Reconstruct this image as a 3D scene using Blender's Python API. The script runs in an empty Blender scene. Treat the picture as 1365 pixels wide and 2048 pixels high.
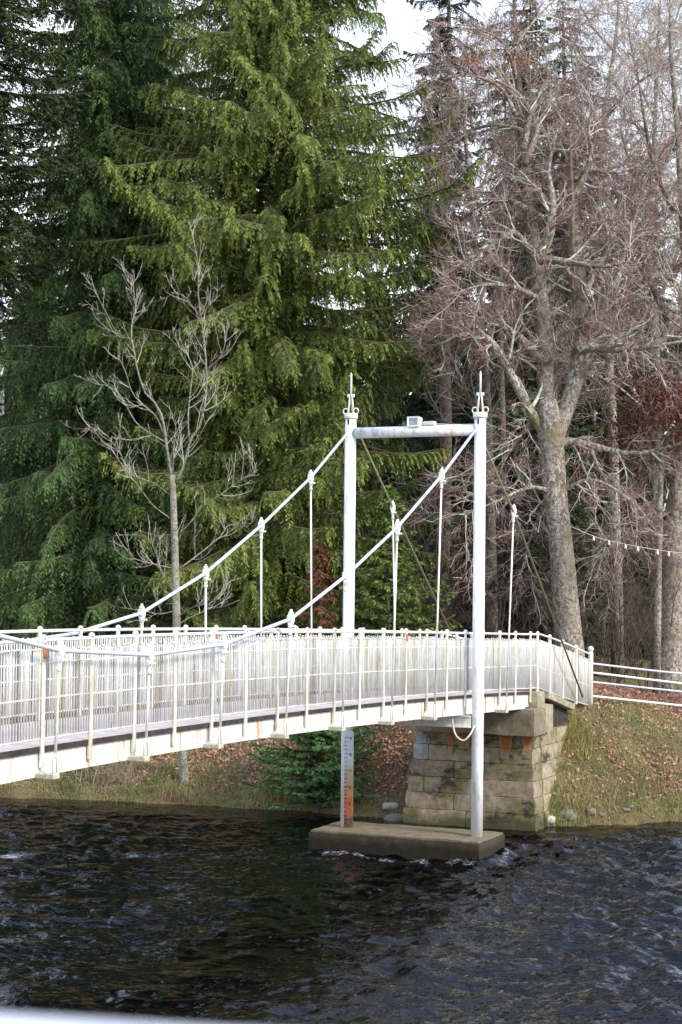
import bpy, math, random
import numpy as np
from mathutils import Matrix, Vector

# ------------------------------------------------------------------ scene, camera, world, sun
S = bpy.context.scene
COL = S.collection
rng = np.random.default_rng(7)
random.seed(7)
F = 3500.0                     # focal length in pixels of the 1365 x 2048 photograph
EYE = np.array([0.0, 0.0, 4.9])
PITCH = math.atan(149 / F)
ROLL = 0.0115
RM = (Matrix.Rotation(math.pi / 2 + PITCH, 3, 'X') @ Matrix.Rotation(ROLL, 3, 'Z'))
RN = np.array(RM)

cam = bpy.data.cameras.new('camera')
camo = bpy.data.objects.new('camera', cam)
COL.objects.link(camo)
camo.matrix_world = Matrix.Translation(Vector(EYE)) @ RM.to_4x4()
cam.sensor_fit = 'VERTICAL'
cam.sensor_height = 36.0
cam.sensor_width = 24.0
cam.lens = F / 2048 * 36.0
cam.clip_start = 0.05
cam.clip_end = 3000
cam.dof.use_dof = True
cam.dof.focus_distance = 33.0
cam.dof.aperture_fstop = 3.6
S.camera = camo

SUN_EL, SUN_AZ = math.radians(36), math.radians(128)   # azimuth clockwise from +Y
w = bpy.data.worlds.new('World')
S.world = w
w.use_nodes = True
nt = w.node_tree
for n in list(nt.nodes):
    nt.nodes.remove(n)
out = nt.nodes.new('ShaderNodeOutputWorld')
bg = nt.nodes.new('ShaderNodeBackground')
bg.inputs['Strength'].default_value = 0.14
sky = nt.nodes.new('ShaderNodeTexSky')
sky.sky_type = 'NISHITA'
sky.sun_disc = False
sky.sun_elevation = SUN_EL
sky.sun_rotation = SUN_AZ
sky.air_density = 1.0
sky.dust_density = 1.5
tc = nt.nodes.new('ShaderNodeTexCoord')
mp = nt.nodes.new('ShaderNodeMapping')
mp.inputs['Scale'].default_value = (1, 1, 2.6)
nz = nt.nodes.new('ShaderNodeTexNoise')
nz.inputs['Scale'].default_value = 3.0
nz.inputs['Detail'].default_value = 6
nz.inputs['Roughness'].default_value = 0.55
rp = nt.nodes.new('ShaderNodeValToRGB')
rp.color_ramp.elements[0].position = 0.36
rp.color_ramp.elements[0].color = (0.55, 0.55, 0.55, 1)
rp.color_ramp.elements[1].position = 0.60
mixw = nt.nodes.new('ShaderNodeMixRGB')
mixw.inputs['Color2'].default_value = (7.6, 8.1, 9.0, 1)
nt.links.new(tc.outputs['Generated'], mp.inputs['Vector'])
nt.links.new(mp.outputs['Vector'], nz.inputs['Vector'])
nt.links.new(nz.outputs['Fac'], rp.inputs['Fac'])
sxyz = nt.nodes.new('ShaderNodeSeparateXYZ')
nt.links.new(tc.outputs['Generated'], sxyz.inputs['Vector'])
mr = nt.nodes.new('ShaderNodeMapRange')
mr.inputs['From Min'].default_value = 0.36
mr.inputs['From Max'].default_value = 0.62
mr.inputs['To Min'].default_value = 1.0
mr.inputs['To Max'].default_value = 0.75
nt.links.new(sxyz.outputs['Z'], mr.inputs['Value'])
mm = nt.nodes.new('ShaderNodeMath'); mm.operation = 'MULTIPLY'
nt.links.new(rp.outputs['Color'], mm.inputs[0]); nt.links.new(mr.outputs['Result'], mm.inputs[1])
nt.links.new(mm.outputs[0], mixw.inputs['Fac'])
# thin cloud is white low down and lets the blue through higher up
mr2 = nt.nodes.new('ShaderNodeMapRange')
mr2.inputs['From Min'].default_value = 0.28
mr2.inputs['From Max'].default_value = 0.55
nt.links.new(sxyz.outputs['Z'], mr2.inputs['Value'])
mixc = nt.nodes.new('ShaderNodeMixRGB')
mixc.inputs['Color1'].default_value = (7.8, 8.2, 8.9, 1)
mixc.inputs['Color2'].default_value = (6.2, 7.7, 10.8, 1)
nt.links.new(mr2.outputs['Result'], mixc.inputs['Fac'])
nt.links.new(mixc.outputs['Color'], mixw.inputs['Color2'])
nt.links.new(sky.outputs['Color'], mixw.inputs['Color1'])
nt.links.new(mixw.outputs['Color'], bg.inputs['Color'])
nt.links.new(bg.outputs['Background'], out.inputs['Surface'])

sl = bpy.data.lights.new('sun', 'SUN')
sl.energy = 2.5
sl.angle = math.radians(12)
sl.color = (1.0, 0.94, 0.84)
so = bpy.data.objects.new('sun', sl)
COL.objects.link(so)
sdir = Vector((math.sin(SUN_AZ) * math.cos(SUN_EL), math.cos(SUN_AZ) * math.cos(SUN_EL), math.sin(SUN_EL)))
so.rotation_euler = sdir.to_track_quat('Z', 'Y').to_euler()
so.location = (20, -20, 60)

S.view_settings.view_transform = 'Standard'
S.view_settings.look = 'None'
S.view_settings.gamma = 1
S.view_settings.exposure = 0.76
S.cycles.use_denoising = True
S.cycles.max_bounces = 6
S.cycles.diffuse_bounces = 3
S.cycles.glossy_bounces = 3
S.cycles.transparent_max_bounces = 4
S.cycles.sample_clamp_indirect = 6

# ------------------------------------------------------------------ helpers
def at(px, py, Y):
    """world point seen at photo pixel (px, py) at world depth Y"""
    d = RN @ np.array([(px - 682.5) / F, -(py - 1024) / F, -1.0])
    return EYE + d * (Y / d[1])

ORG = {}
def clean(a):
    return np.asarray(a, dtype=np.float32)

def mk_mesh(name, V, faces, smooth=True, colors=None):
    """faces: list of (M,k) int arrays (or (array, smooth))"""
    V = clean(V)
    me = bpy.data.meshes.new(name)
    me.vertices.add(len(V))
    me.vertices.foreach_set('co', V.ravel())
    ls, lv, sm = [], [], []
    off = 0
    for f in faces:
        s = smooth
        if isinstance(f, tuple):
            f, s = f
        f = np.asarray(f, dtype=np.int32)
        if f.size == 0:
            continue
        m, k = f.shape
        lv.append(f.ravel())
        ls.append(off + np.arange(m, dtype=np.int32) * k)
        sm.append(np.full(m, s))
        off += m * k
    lv = np.concatenate(lv); ls = np.concatenate(ls); sm = np.concatenate(sm)
    me.loops.add(len(lv))
    me.loops.foreach_set('vertex_index', lv)
    me.polygons.add(len(ls))
    me.polygons.foreach_set('loop_start', ls)
    me.polygons.foreach_set('use_smooth', sm)
    if colors is not None:
        a = me.color_attributes.new('Col', 'FLOAT_COLOR', 'POINT')
        c = np.ones((len(V), 4), dtype=np.float32)
        c[:, :3] = colors
        a.data.foreach_set('color', c.ravel())
    me.update(calc_edges=True)
    return me

def catmull(P, n):
    """resample control points (any columns) to n samples with a Catmull-Rom spline"""
    P = np.asarray(P, float)
    if len(P) < 3:
        t = np.linspace(0, 1, n)[:, None]
        return P[0] * (1 - t) + P[-1] * t
    Q = np.vstack([2 * P[0] - P[1], P, 2 * P[-1] - P[-2]])
    seg = len(P) - 1
    T = np.linspace(0, seg, n)
    i = np.minimum(T.astype(int), seg - 1)
    t = (T - i)[:, None]
    a, b, c, d = Q[i], Q[i + 1], Q[i + 2], Q[i + 3]
    return 0.5 * (2 * b + (c - a) * t + (2 * a - 5 * b + 4 * c - d) * t ** 2 + (3 * b - a - 3 * c + d) * t ** 3)

class MB:
    """collects verts and faces; build() links ONE mesh object"""
    def __init__(self):
        self.V, self.Fq, self.C, self.n = [], [], [], 0
    def add(self, V, faces, smooth=True, color=None):
        V = np.asarray(V, float).reshape(-1, 3)
        for f in faces:
            f = np.asarray(f, dtype=np.int64)
            if f.size:
                self.Fq.append((f + self.n, smooth))
        self.V.append(V)
        if color is None:
            color = (1, 1, 1)
        self.C.append(np.broadcast_to(np.asarray(color, float), (len(V), 3)))
        self.n += len(V)
        return self
    def tubes(self, P, R, sides=6, color=None, cap=True):
        """P (N,K,3), R (N,K)"""
        P = np.asarray(P, float); R = np.asarray(R, float)
        N, K, _ = P.shape
        T = np.gradient(P, axis=1)
        T /= np.linalg.norm(T, axis=2, keepdims=True) + 1e-12
        m = T.mean(axis=1)
        ref = np.where(np.abs(m[:, 2:3]) > 0.8, np.array([[1.0, 0.13, 0]]), np.array([[0, 0.11, 1.0]]))[:, None, :]
        A = np.cross(T, ref); A /= np.linalg.norm(A, axis=2, keepdims=True) + 1e-12
        B = np.cross(T, A)
        ang = np.arange(sides) * 2 * np.pi / sides
        ring = (P[:, :, None, :] + R[:, :, None, None] * (np.cos(ang)[None, None, :, None] * A[:, :, None, :]
                + np.sin(ang)[None, None, :, None] * B[:, :, None, :]))
        V = ring.reshape(-1, 3)
        base = (np.arange(N) * K * sides)[:, None, None]
        k = (np.arange(K - 1) * sides)[None, :, None]
        s = np.arange(sides)[None, None, :]
        s2 = (np.arange(sides) + 1) % sides
        s2 = s2[None, None, :]
        q = np.stack([base + k + s, base + k + s2, base + k + sides + s2, base + k + sides + s], axis=-1).reshape(-1, 4)
        if color is not None and np.ndim(color) == 2:
            color = np.repeat(np.asarray(color), K * sides, axis=0)
        if color is not None and np.ndim(color) == 3:
            color = np.repeat(np.asarray(color).reshape(-1, 3), sides, axis=0)
        self.add(V, [q[:, ::-1]], True, color)
        if cap:
            n0 = self.n - len(V)
            e = np.concatenate([(base[:, 0, 0])[:, None] + np.arange(sides)[None, :],
                                (base[:, 0, 0] + (K - 1) * sides)[:, None] + np.arange(sides)[None, ::-1]])
            self.Fq.append((e + n0, False))
        return self
    def tube(self, pts, r, sides=8, n=None, color=None):
        P = np.asarray(pts, float)
        R = np.full(len(P), r, float) if np.ndim(r) == 0 else np.asarray(r, float)
        if n:
            Q = catmull(np.c_[P, R], n)
            P, R = Q[:, :3], np.maximum(Q[:, 3], 1e-4)
        return self.tubes(P[None], R[None], sides, color)
    def box(self, c, ax, ay, az, color=None):
        """box from centre and three half-axis vectors"""
        c, ax, ay, az = [np.asarray(v, float) for v in (c, ax, ay, az)]
        V = [c + sx * ax + sy * ay + sz * az for sz in (-1, 1) for sy in (-1, 1) for sx in (-1, 1)]
        f = [[0, 2, 3, 1], [4, 5, 7, 6], [0, 1, 5, 4], [2, 6, 7, 3], [0, 4, 6, 2], [1, 3, 7, 5]]
        if np.dot(np.cross(ax, ay), az) < 0:
            f = [g[::-1] for g in f]
        return self.add(V, [f], False, color)
    def bevel_box(self, c, ax, ay, az, b=0.02, color=None, jit=0.0):
        c, ax, ay, az = [np.asarray(v, float) for v in (c, ax, ay, az)]
        la, lb, lc = [np.linalg.norm(v) for v in (ax, ay, az)]
        ua, ub, uc = ax / la, ay / lb, az / lc
        V, idx = [], {}
        for sx in (-1, 1):
            for sy in (-1, 1):
                for sz in (-1, 1):
                    j = (np.random.RandomState(abs(hash((round(c[0], 3), round(c[2], 3), sx, sy, sz))) % 9999).rand(3) - .5) * jit if jit else 0
                    for k in range(3):
                        d = [la - (b if k != 0 else 0), lb - (b if k != 1 else 0), lc - (b if k != 2 else 0)]
                        idx[(sx, sy, sz, k)] = len(V)
                        V.append(c + sx * d[0] * ua + sy * d[1] * ub + sz * d[2] * uc + j)
        q, t = [], []
        for k in range(3):
            o = [a for a in range(3) if a != k]
            for s in (-1, 1):
                def key(p, r):
                    v = [0, 0, 0]; v[k] = s; v[o[0]] = p; v[o[1]] = r
                    return idx[(v[0], v[1], v[2], k)]
                q.append([key(-1, -1), key(1, -1), key(1, 1), key(-1, 1)])
        for k in range(3):
            o = [a for a in range(3) if a != k]
            for p in (-1, 1):
                for r in (-1, 1):
                    def key2(s, kk):
                        v = [0, 0, 0]; v[k] = s; v[o[0]] = p; v[o[1]] = r
                        return idx[(v[0], v[1], v[2], kk)]
                    q.append([key2(-1, o[0]), key2(1, o[0]), key2(1, o[1]), key2(-1, o[1])])
        for sx in (-1, 1):
            for sy in (-1, 1):
                for sz in (-1, 1):
                    t.append([idx[(sx, sy, sz, k)] for k in range(3)])
        V = np.array(V)
        def fix(fs):
            r = []
            for f in fs:
                P = V[f]
                nrm = np.cross(P[1] - P[0], P[2] - P[0])
                r.append(f if np.dot(nrm, P.mean(0) - c) > 0 else f[::-1])
            return r
        return self.add(V, [fix(q), fix(t)], False, color)
    def rough_box(self, c, ax, ay, az, amp=.01, step=.12, col=None, fr=5.0):
        """box whose faces are gridded and roughened; edges stay shared"""
        c, ax, ay, az = [np.asarray(v, float) for v in (c, ax, ay, az)]
        N = [max(1, int(round(2 * np.linalg.norm(v) / step))) for v in (ax, ay, az)]
        A = (ax, ay, az)
        for k in range(3):
            o = [q for q in range(3) if q != k]
            for sg in (-1, 1):
                u = np.linspace(-1, 1, N[o[0]] + 1); v = np.linspace(-1, 1, N[o[1]] + 1)
                U, W = np.meshgrid(u, v)
                P = c + sg * A[k] + U[..., None] * A[o[0]] + W[..., None] * A[o[1]]
                P = P.reshape(-1, 3)
                x, y, z = P[:, 0], P[:, 1], P[:, 2]
                n1 = fbm(x * fr + z * 3.1, y * fr - z * 2.3, 3); n2 = fbm(y * fr + z * 2.7 + 31, x * fr + z * 3.3, 3); n3 = fbm(z * fr + x * 2.9 + 77, y * fr + x, 3)
                cor = ((np.abs(np.abs(U) - 1) < 1e-6).astype(float) + (np.abs(np.abs(W) - 1) < 1e-6)).reshape(-1)
                P = P + np.stack([n1, n2, n3], -1) * amp
                P = P - (P - c) / (np.linalg.norm(P - c, axis=1, keepdims=True)) * (cor * amp * .9)[:, None]
                nx = len(u)
                i = (np.arange(len(v) - 1)[:, None] * nx + np.arange(nx - 1)[None, :])
                q = np.stack([i, i + 1, i + nx + 1, i + nx], -1).reshape(-1, 4)
                nr = np.cross(A[o[0]], A[o[1]])
                if np.dot(nr, sg * A[k]) < 0:
                    q = q[:, ::-1]
                self.add(P, [q], False, col)
        return self
    def lathe(self, c, prof, sides=20, axis=None, color=None):
        """prof: list of (r, h); axis: up vector"""
        c = np.asarray(c, float)
        up = np.array([0, 0, 1.0]) if axis is None else np.asarray(axis, float) / np.linalg.norm(axis)
        ref = np.array([1.0, 0, 0]) if abs(up[0]) < .8 else np.array([0, 1.0, 0])
        a = np.cross(up, ref); a /= np.linalg.norm(a); b = np.cross(up, a)
        ang = np.arange(sides) * 2 * np.pi / sides
        V = np.concatenate([c + h * up + r * (np.cos(ang)[:, None] * a + np.sin(ang)[:, None] * b) for r, h in prof])
        K = len(prof)
        q = [[k * sides + s, k * sides + (s + 1) % sides, (k + 1) * sides + (s + 1) % sides, (k + 1) * sides + s]
             for k in range(K - 1) for s in range(sides)]
        self.add(V, [q], True, color)
        n0 = self.n - len(V)
        self.Fq.append((np.array([[n0 + s for s in range(sides)][::-1], [n0 + (K - 1) * sides + s for s in range(sides)]]), False))
        return self
    def build(self, name, mat, parent=None):
        V = np.concatenate(self.V); C = np.concatenate(self.C)
        org = ORG[parent.name] if parent is not None else np.zeros(3)
        # group the faces by size for mk_mesh
        me = mk_mesh(name, V - org, self.Fq, True, C)
        me.materials.append(mat)
        o = bpy.data.objects.new(name, me)
        COL.objects.link(o)
        if parent is not None:
            o.parent = parent
        ORG[o.name] = org
        return o

def thing(name, label, cat, loc, group=None):
    o = bpy.data.objects.new(name, None)
    o.empty_display_size = 0.3
    COL.objects.link(o)
    o.location = [float(v) for v in loc]
    ORG[o.name] = np.array(loc, float)
    o['label'] = label
    o['category'] = cat
    if group:
        o['group'] = group
    return o

def tag(o, label=None, cat=None, group=None, kind=None):
    if label: o['label'] = label
    if cat: o['category'] = cat
    if group: o['group'] = group
    if kind: o['kind'] = kind
    return o

# gradient noise in numpy
_perm = np.random.RandomState(3).permutation(4096)
def _h(ix, iy):
    return _perm[(ix + _perm[iy % 4096]) % 4096]
def perlin(x, y):
    x = np.asarray(x, float); y = np.asarray(y, float)
    ix = np.floor(x).astype(int); iy = np.floor(y).astype(int)
    fx, fy = x - ix, y - iy
    u = fx * fx * fx * (fx * (fx * 6 - 15) + 10); v = fy * fy * fy * (fy * (fy * 6 - 15) + 10)
    def g(i, j, dx, dy):
        a = _h(i, j) * (2 * np.pi / 4096)
        return np.cos(a) * dx + np.sin(a) * dy
    n00 = g(ix, iy, fx, fy); n10 = g(ix + 1, iy, fx - 1, fy)
    n01 = g(ix, iy + 1, fx, fy - 1); n11 = g(ix + 1, iy + 1, fx - 1, fy - 1)
    return (n00 * (1 - u) + n10 * u) * (1 - v) + (n01 * (1 - u) + n11 * u) * v
def fbm(x, y, o=4):
    s, a = 0, 1.0
    for k in range(o):
        s = s + a * perlin(x * 2 ** k + 17.3 * k, y * 2 ** k - 9.1 * k); a *= .5
    return s

# ------------------------------------------------------------------ materials
def new_mat(name, rough=0.6, spec=0.4):
    m = bpy.data.materials.new(name)
    m.use_nodes = True
    nt = m.node_tree
    b = nt.nodes['Principled BSDF']
    b.inputs['Roughness'].default_value = rough
    b.inputs['Specular IOR Level'].default_value = spec
    return m, nt, b
def pos(nt, scale=(1, 1, 1), rot=(0, 0, 0)):
    g = nt.nodes.new('ShaderNodeTexCoord')
    mpp = nt.nodes.new('ShaderNodeMapping')
    mpp.inputs['Scale'].default_value = scale
    mpp.inputs['Rotation'].default_value = rot
    nt.links.new(g.outputs['Object'], mpp.inputs['Vector'])
    return mpp.outputs['Vector']
def noise(nt, vec, scale, detail=4, rough=0.55):
    n = nt.nodes.new('ShaderNodeTexNoise')
    n.inputs['Scale'].default_value = scale
    n.inputs['Detail'].default_value = detail
    n.inputs['Roughness'].default_value = rough
    nt.links.new(vec, n.inputs['Vector'])
    return n.outputs['Fac']
def ramp(nt, fac, stops):
    r = nt.nodes.new('ShaderNodeValToRGB')
    els = r.color_ramp.elements
    while len(els) < len(stops):
        els.new(0.5)
    for e, (p, c) in zip(els, stops):
        e.position = p
        e.color = (c, c, c, 1) if np.ndim(c) == 0 else (*c, 1)
    nt.links.new(fac, r.inputs['Fac'])
    return r.outputs['Color']
def mix(nt, fac, a, b, mode='MIX'):
    m = nt.nodes.new('ShaderNodeMixRGB')
    m.blend_type = mode
    for sock, v in ((m.inputs['Fac'], fac), (m.inputs['Color1'], a), (m.inputs['Color2'], b)):
        if hasattr(v, 'links'):
            nt.links.new(v, sock)
        elif np.ndim(v) == 0:
            sock.default_value = v if sock.name == 'Fac' else (v, v, v, 1)
        else:
            sock.default_value = (*v, 1)
    return m.outputs['Color']
def attr(nt):
    a = nt.nodes.new('ShaderNodeAttribute')
    a.attribute_name = 'Col'
    return a.outputs['Color']
def bump(nt, b, h, strength=0.3, dist=0.02):
    n = nt.nodes.new('ShaderNodeBump')
    n.inputs['Strength'].default_value = strength
    n.inputs['Distance'].default_value = dist
    nt.links.new(h, n.inputs['Height'])
    nt.links.new(n.outputs['Normal'], b.inputs['Normal'])

def white_paint(name, dirt=0.5, col=(0.80, 0.80, 0.79), algae=(0.42, 0.38, 0.20), rust=0.0, tint=False):
    m, nt, b = new_mat(name, 0.42, 0.4)
    v = pos(nt, (9, 9, 2.2))
    f = ramp(nt, noise(nt, v, 1.3, 6, .65), [(0.41 + .20 * (1 - dirt), 0.0), (0.66 + .14 * (1 - dirt), 0.85)])
    c = mix(nt, f, col, algae)
    g = ramp(nt, noise(nt, pos(nt, (30, 30, 18)), 1.0, 3), [(0.62, 0.0), (0.78, 0.55 * dirt)])
    c = mix(nt, g, c, (0.16, 0.14, 0.11))
    if rust:
        r = ramp(nt, noise(nt, pos(nt, (5, 5, .5)), 1.0, 5, .6), [(0.57, 0.0), (0.66, rust)])
        c = mix(nt, r, c, (0.42, 0.15, 0.04))
    if tint:
        c = mix(nt, 1.0, c, attr(nt), 'MULTIPLY')
    nt.links.new(c, b.inputs['Base Color'])
    bump(nt, b, noise(nt, pos(nt, (40, 40, 40)), 1, 3), .12, .004)
    return m
M = {}
M['paint'] = white_paint('white_paint', 0.6, (.76, .75, .71))
def bar_tint():
    k = random.random()
    g = random.uniform(.9, 1.0)
    return (g * .80, g * .80, g * .62) if k < .08 else ((g * .76, g * .74, g * .72) if k < .18 else (g, g, g))
M['paint_clean'] = white_paint('white_paint_clean', 0.56, (0.77, 0.775, 0.78))
M['paint_dirty'] = white_paint('white_paint_dirty', 0.95, (.72, .70, .63), rust=.6)
M['paint_post'] = white_paint('white_post_paint', 0.75, (0.78, 0.77, 0.73), rust=.2)
M['paint_rail'] = white_paint('white_rail_paint', 0.6, (0.77, 0.765, 0.74), tint=True)
M['girder'] = white_paint('girder_paint', 0.75, (0.74, 0.72, 0.67), (0.50, 0.42, 0.25), rust=.85)

def simple(name, col, rough=0.6, spec=0.4, var=0.25, scale=8, metal=0.0, bmp=0.0):
    m, nt, b = new_mat(name, rough, spec)
    f = noise(nt, pos(nt), scale, 5, .6)
    d = tuple(x * (1 - var) for x in col); l = tuple(min(1, x * (1 + var)) for x in col)
    nt.links.new(ramp(nt, f, [(0.3, d), (0.7, l)]), b.inputs['Base Color'])
    b.inputs['Metallic'].default_value = metal
    if bmp:
        bump(nt, b, f, bmp, .01)
    return m
M['cable'] = simple('galvanised_cable', (0.50, 0.53, 0.60), 0.45, 0.5, .15, 30)
M['stay'] = simple('weathered_stay', (0.20, 0.19, 0.11), 0.6, 0.3, .3, 12)
M['deck'] = simple('deck_surface', (0.60, 0.51, 0.46), 0.85, 0.2, .14, 6, 0, .2)
M['edge'] = simple('dark_edge', (0.045, 0.038, 0.032), 0.8, 0.2, .5, 10)  # near-black tone shared by deck edge strip, abutment core and coping gap
M['dark'] = simple('dark_slot', (0.015, 0.015, 0.015), 0.8, 0.1)
M['rust'] = simple('rust', (0.42, 0.13, 0.05), 0.8, 0.2, .4, 12)
M['block'] = simple('bracket_paint', (0.46, 0.44, 0.33), 0.7, 0.3, .3, 20)
M['glass'] = simple('lamp_glass', (0.30, 0.32, 0.34), 0.12, 0.6, .5, 25)
M['steel'] = simple('grey_steel', (0.45, 0.47, 0.50), 0.4, 0.5, .2, 20)
M['box'] = simple('junction_box_plastic', (0.60, 0.58, 0.52), 0.5, 0.4, .1)
M['bulb'] = simple('bulb_glass', (0.75, 0.74, 0.66), 0.2, 0.6, .1)
M['digit'] = simple('black_digit', (0.02, 0.02, 0.02), 0.6, 0.2)
M['coping'] = simple('white_coping', (0.72, 0.72, 0.76), 0.5, 0.3, .05, 4)
M['wallstone'] = simple('parapet_stone', (0.30, 0.27, 0.23), 0.85, 0.2, .3, 5, 0, .5)

def gauge_mat():
    m, nt, b = new_mat('gauge_board_enamel', .5, .4)
    g = nt.nodes.new('ShaderNodeTexCoord')
    sx = nt.nodes.new('ShaderNodeSeparateXYZ')
    nt.links.new(g.outputs['Generated'], sx.inputs['Vector'])
    n = noise(nt, pos(nt, (14, 14, 9)), 1, 5, .65)
    ad = nt.nodes.new('ShaderNodeMath'); ad.operation = 'MULTIPLY_ADD'
    ad.inputs[1].default_value = .22
    nt.links.new(n, ad.inputs[0]); nt.links.new(sx.outputs['Z'], ad.inputs[2])
    c = ramp(nt, ad.outputs[0], [(0.20, (.10, .05, .025)), (0.27, (.40, .09, .03)), (0.40, (.42, .11, .035)), (0.50, (.42, .22, .09)),
                                 (0.68, (.50, .38, .25)), (0.76, (.55, .53, .48)), (0.84, (.60, .64, .68))])
    f2 = ramp(nt, noise(nt, pos(nt, (30, 30, 25)), 1, 4), [(.5, 0.0), (.7, .45)])
    c = mix(nt, f2, c, (.5, .42, .33))
    nt.links.new(c, b.inputs['Base Color'])
    return m
M['gauge'] = gauge_mat()

def stone_mat():
    m, nt, b = new_mat('abutment_stone', .85, .25)
    c = mix(nt, 1.0, attr(nt), ramp(nt, noise(nt, pos(nt), 7, 7, .65), [(.25, .42), (.75, 1.15)]), 'MULTIPLY')
    # moss, black damp patches and rust runs, each with a shape of its own
    mo = ramp(nt, noise(nt, pos(nt, (1, 1, 1.5)), 1.3, 7, .68), [(.47, 0.0), (.60, .75)])
    c = mix(nt, mo, c, (.15, .135, .04))
    bl = ramp(nt, noise(nt, pos(nt, (.8, .8, 1.5)), 1.25, 8, .72), [(.525, 0.0), (.60, .92)])
    c = mix(nt, bl, c, (.04, .034, .022))
    g = nt.nodes.new('ShaderNodeTexCoord'); sp_ = nt.nodes.new('ShaderNodeSeparateXYZ')
    nt.links.new(g.outputs['Object'], sp_.inputs['Vector'])
    ad = nt.nodes.new('ShaderNodeMath'); ad.operation = 'MULTIPLY_ADD'; ad.inputs[1].default_value = .9
    nt.links.new(noise(nt, pos(nt, (1, 1, 1)), 2.2, 6, .65), ad.inputs[0]); nt.links.new(sp_.outputs['Z'], ad.inputs[2])
    wl = ramp(nt, ad.outputs[0], [(.50, .9), (.78, 0.0)])
    c = mix(nt, wl, c, (.075, .07, .028))
    pl = ramp(nt, noise(nt, pos(nt, (2.2, 2.2, .55)), 2.1, 4, .6), [(.60, 0.0), (.72, .5)])
    c = mix(nt, pl, c, (.50, .45, .36))
    nt.links.new(c, b.inputs['Base Color'])
    bump(nt, b, noise(nt, pos(nt), 14, 7, .7), .6, .02)
    return m
M['stone'] = stone_mat()
def concrete_mat(name, col, moss, mossfac, wet=None):
    m, nt, b = new_mat(name, .9, .2)
    c = ramp(nt, noise(nt, pos(nt), 6, 8, .7), [(.3, tuple(x * .55 for x in col)), (.7, tuple(x * 1.3 for x in col))])
    f = ramp(nt, noise(nt, pos(nt), 1.9, 5, .6), [(.45, 0.0), (.68, mossfac)])
    c = mix(nt, f, c, moss)
    d = ramp(nt, noise(nt, pos(nt), 22, 4, .6), [(.55, 0.0), (.72, .6)])
    c = mix(nt, d, c, tuple(x * .35 for x in col))
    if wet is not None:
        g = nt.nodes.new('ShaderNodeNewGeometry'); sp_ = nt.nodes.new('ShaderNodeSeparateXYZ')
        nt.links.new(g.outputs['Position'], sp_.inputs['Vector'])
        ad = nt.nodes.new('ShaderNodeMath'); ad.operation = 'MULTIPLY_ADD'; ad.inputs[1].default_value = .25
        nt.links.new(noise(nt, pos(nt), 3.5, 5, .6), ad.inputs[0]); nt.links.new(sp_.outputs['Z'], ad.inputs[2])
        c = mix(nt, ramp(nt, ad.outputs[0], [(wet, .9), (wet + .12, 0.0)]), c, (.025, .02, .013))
    nt.links.new(c, b.inputs['Base Color'])
    bump(nt, b, noise(nt, pos(nt), 16, 6, .7), .5, .015)
    return m
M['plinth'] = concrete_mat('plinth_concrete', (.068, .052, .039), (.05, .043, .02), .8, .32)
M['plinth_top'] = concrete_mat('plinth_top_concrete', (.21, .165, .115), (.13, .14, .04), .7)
M['concrete'] = concrete_mat('pale_concrete', (.36, .32, .235), (.24, .21, .07), .8)
M['beam'] = concrete_mat('bearing_concrete', (.25, .205, .15), (.16, .14, .06), .7)
M['rock'] = concrete_mat('bank_rock', (.20, .185, .155), (.12, .12, .04), .6)
M['pale_rock'] = concrete_mat('pale_rock', (.46, .44, .40), (.3, .3, .2), .3)

def leaf_mat(name, trans=.25, rough=.6):
    m, nt, b = new_mat(name, rough, .25)
    b.inputs['Roughness'].default_value = rough
    a = attr(nt)
    nt.links.new(a, b.inputs['Base Color'])
    t = nt.nodes.new('ShaderNodeBsdfTranslucent')
    nt.links.new(a, t.inputs['Color'])
    mx = nt.nodes.new('ShaderNodeMixShader')
    mx.inputs[0].default_value = trans
    nt.links.new(b.outputs[0], mx.inputs[1]); nt.links.new(t.outputs[0], mx.inputs[2])
    nt.links.new(mx.outputs[0], nt.nodes['Material Output'].inputs['Surface'])
    return m
M['needles'] = leaf_mat('conifer_needles', .25)
M['leaf'] = leaf_mat('dry_leaf', .15)
M['grassblade'] = leaf_mat('grass_blade', .3)
def twig_mat():
    m, nt, b = new_mat('twig_bark', .8, .2)
    c = mix(nt, 1.0, attr(nt), ramp(nt, noise(nt, pos(nt), 9, 4, .6), [(.3, .65), (.7, 1.3)]), 'MULTIPLY')
    nt.links.new(c, b.inputs['Base Color'])
    return m
M['twig'] = twig_mat()
def bark(name, base, pale, moss, palefac=.9, mossfac=.6, sc=11):
    m, nt, b = new_mat(name, .85, .2)
    c = ramp(nt, noise(nt, pos(nt, (1, 1, .5)), 6, 7, .65), [(.3, tuple(x * .55 for x in base)), (.7, tuple(x * 1.35 for x in base))])
    f = ramp(nt, noise(nt, pos(nt, (1, 1, .7)), sc, 5, .7), [(.48, 0.0), (.54, palefac)])
    g = ramp(nt, noise(nt, pos(nt, (1, 1, .45)), .9, 3, .6), [(.36, 0.15), (.60, 1.0)])
    c = mix(nt, mix(nt, 1.0, f, g, 'MULTIPLY'), c, pale)
    k = ramp(nt, noise(nt, pos(nt), sc * 1.5, 4, .7), [(.53, 0.0), (.60, .85)])
    c = mix(nt, k, c, tuple(x * .22 for x in base))
    mo = ramp(nt, noise(nt, pos(nt, (1, 1, .6)), 1.5, 5, .6), [(.56, 0.0), (.68, mossfac)])
    c = mix(nt, mo, c, moss)
    nt.links.new(c, b.inputs['Base Color'])
    bump(nt, b, noise(nt, pos(nt, (1, 1, .35)), 15, 6, .7), .7, .03)
    return m
M['bark_beech'] = bark('beech_bark', (.205, .165, .13), (.47, .44, .37), (.12, .11, .025), .95, .75)
M['bark_pale'] = bark('pale_smooth_bark', (.25, .23, .17), (.48, .46, .38), (.19, .19, .09), .6, .4, 16)
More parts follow.
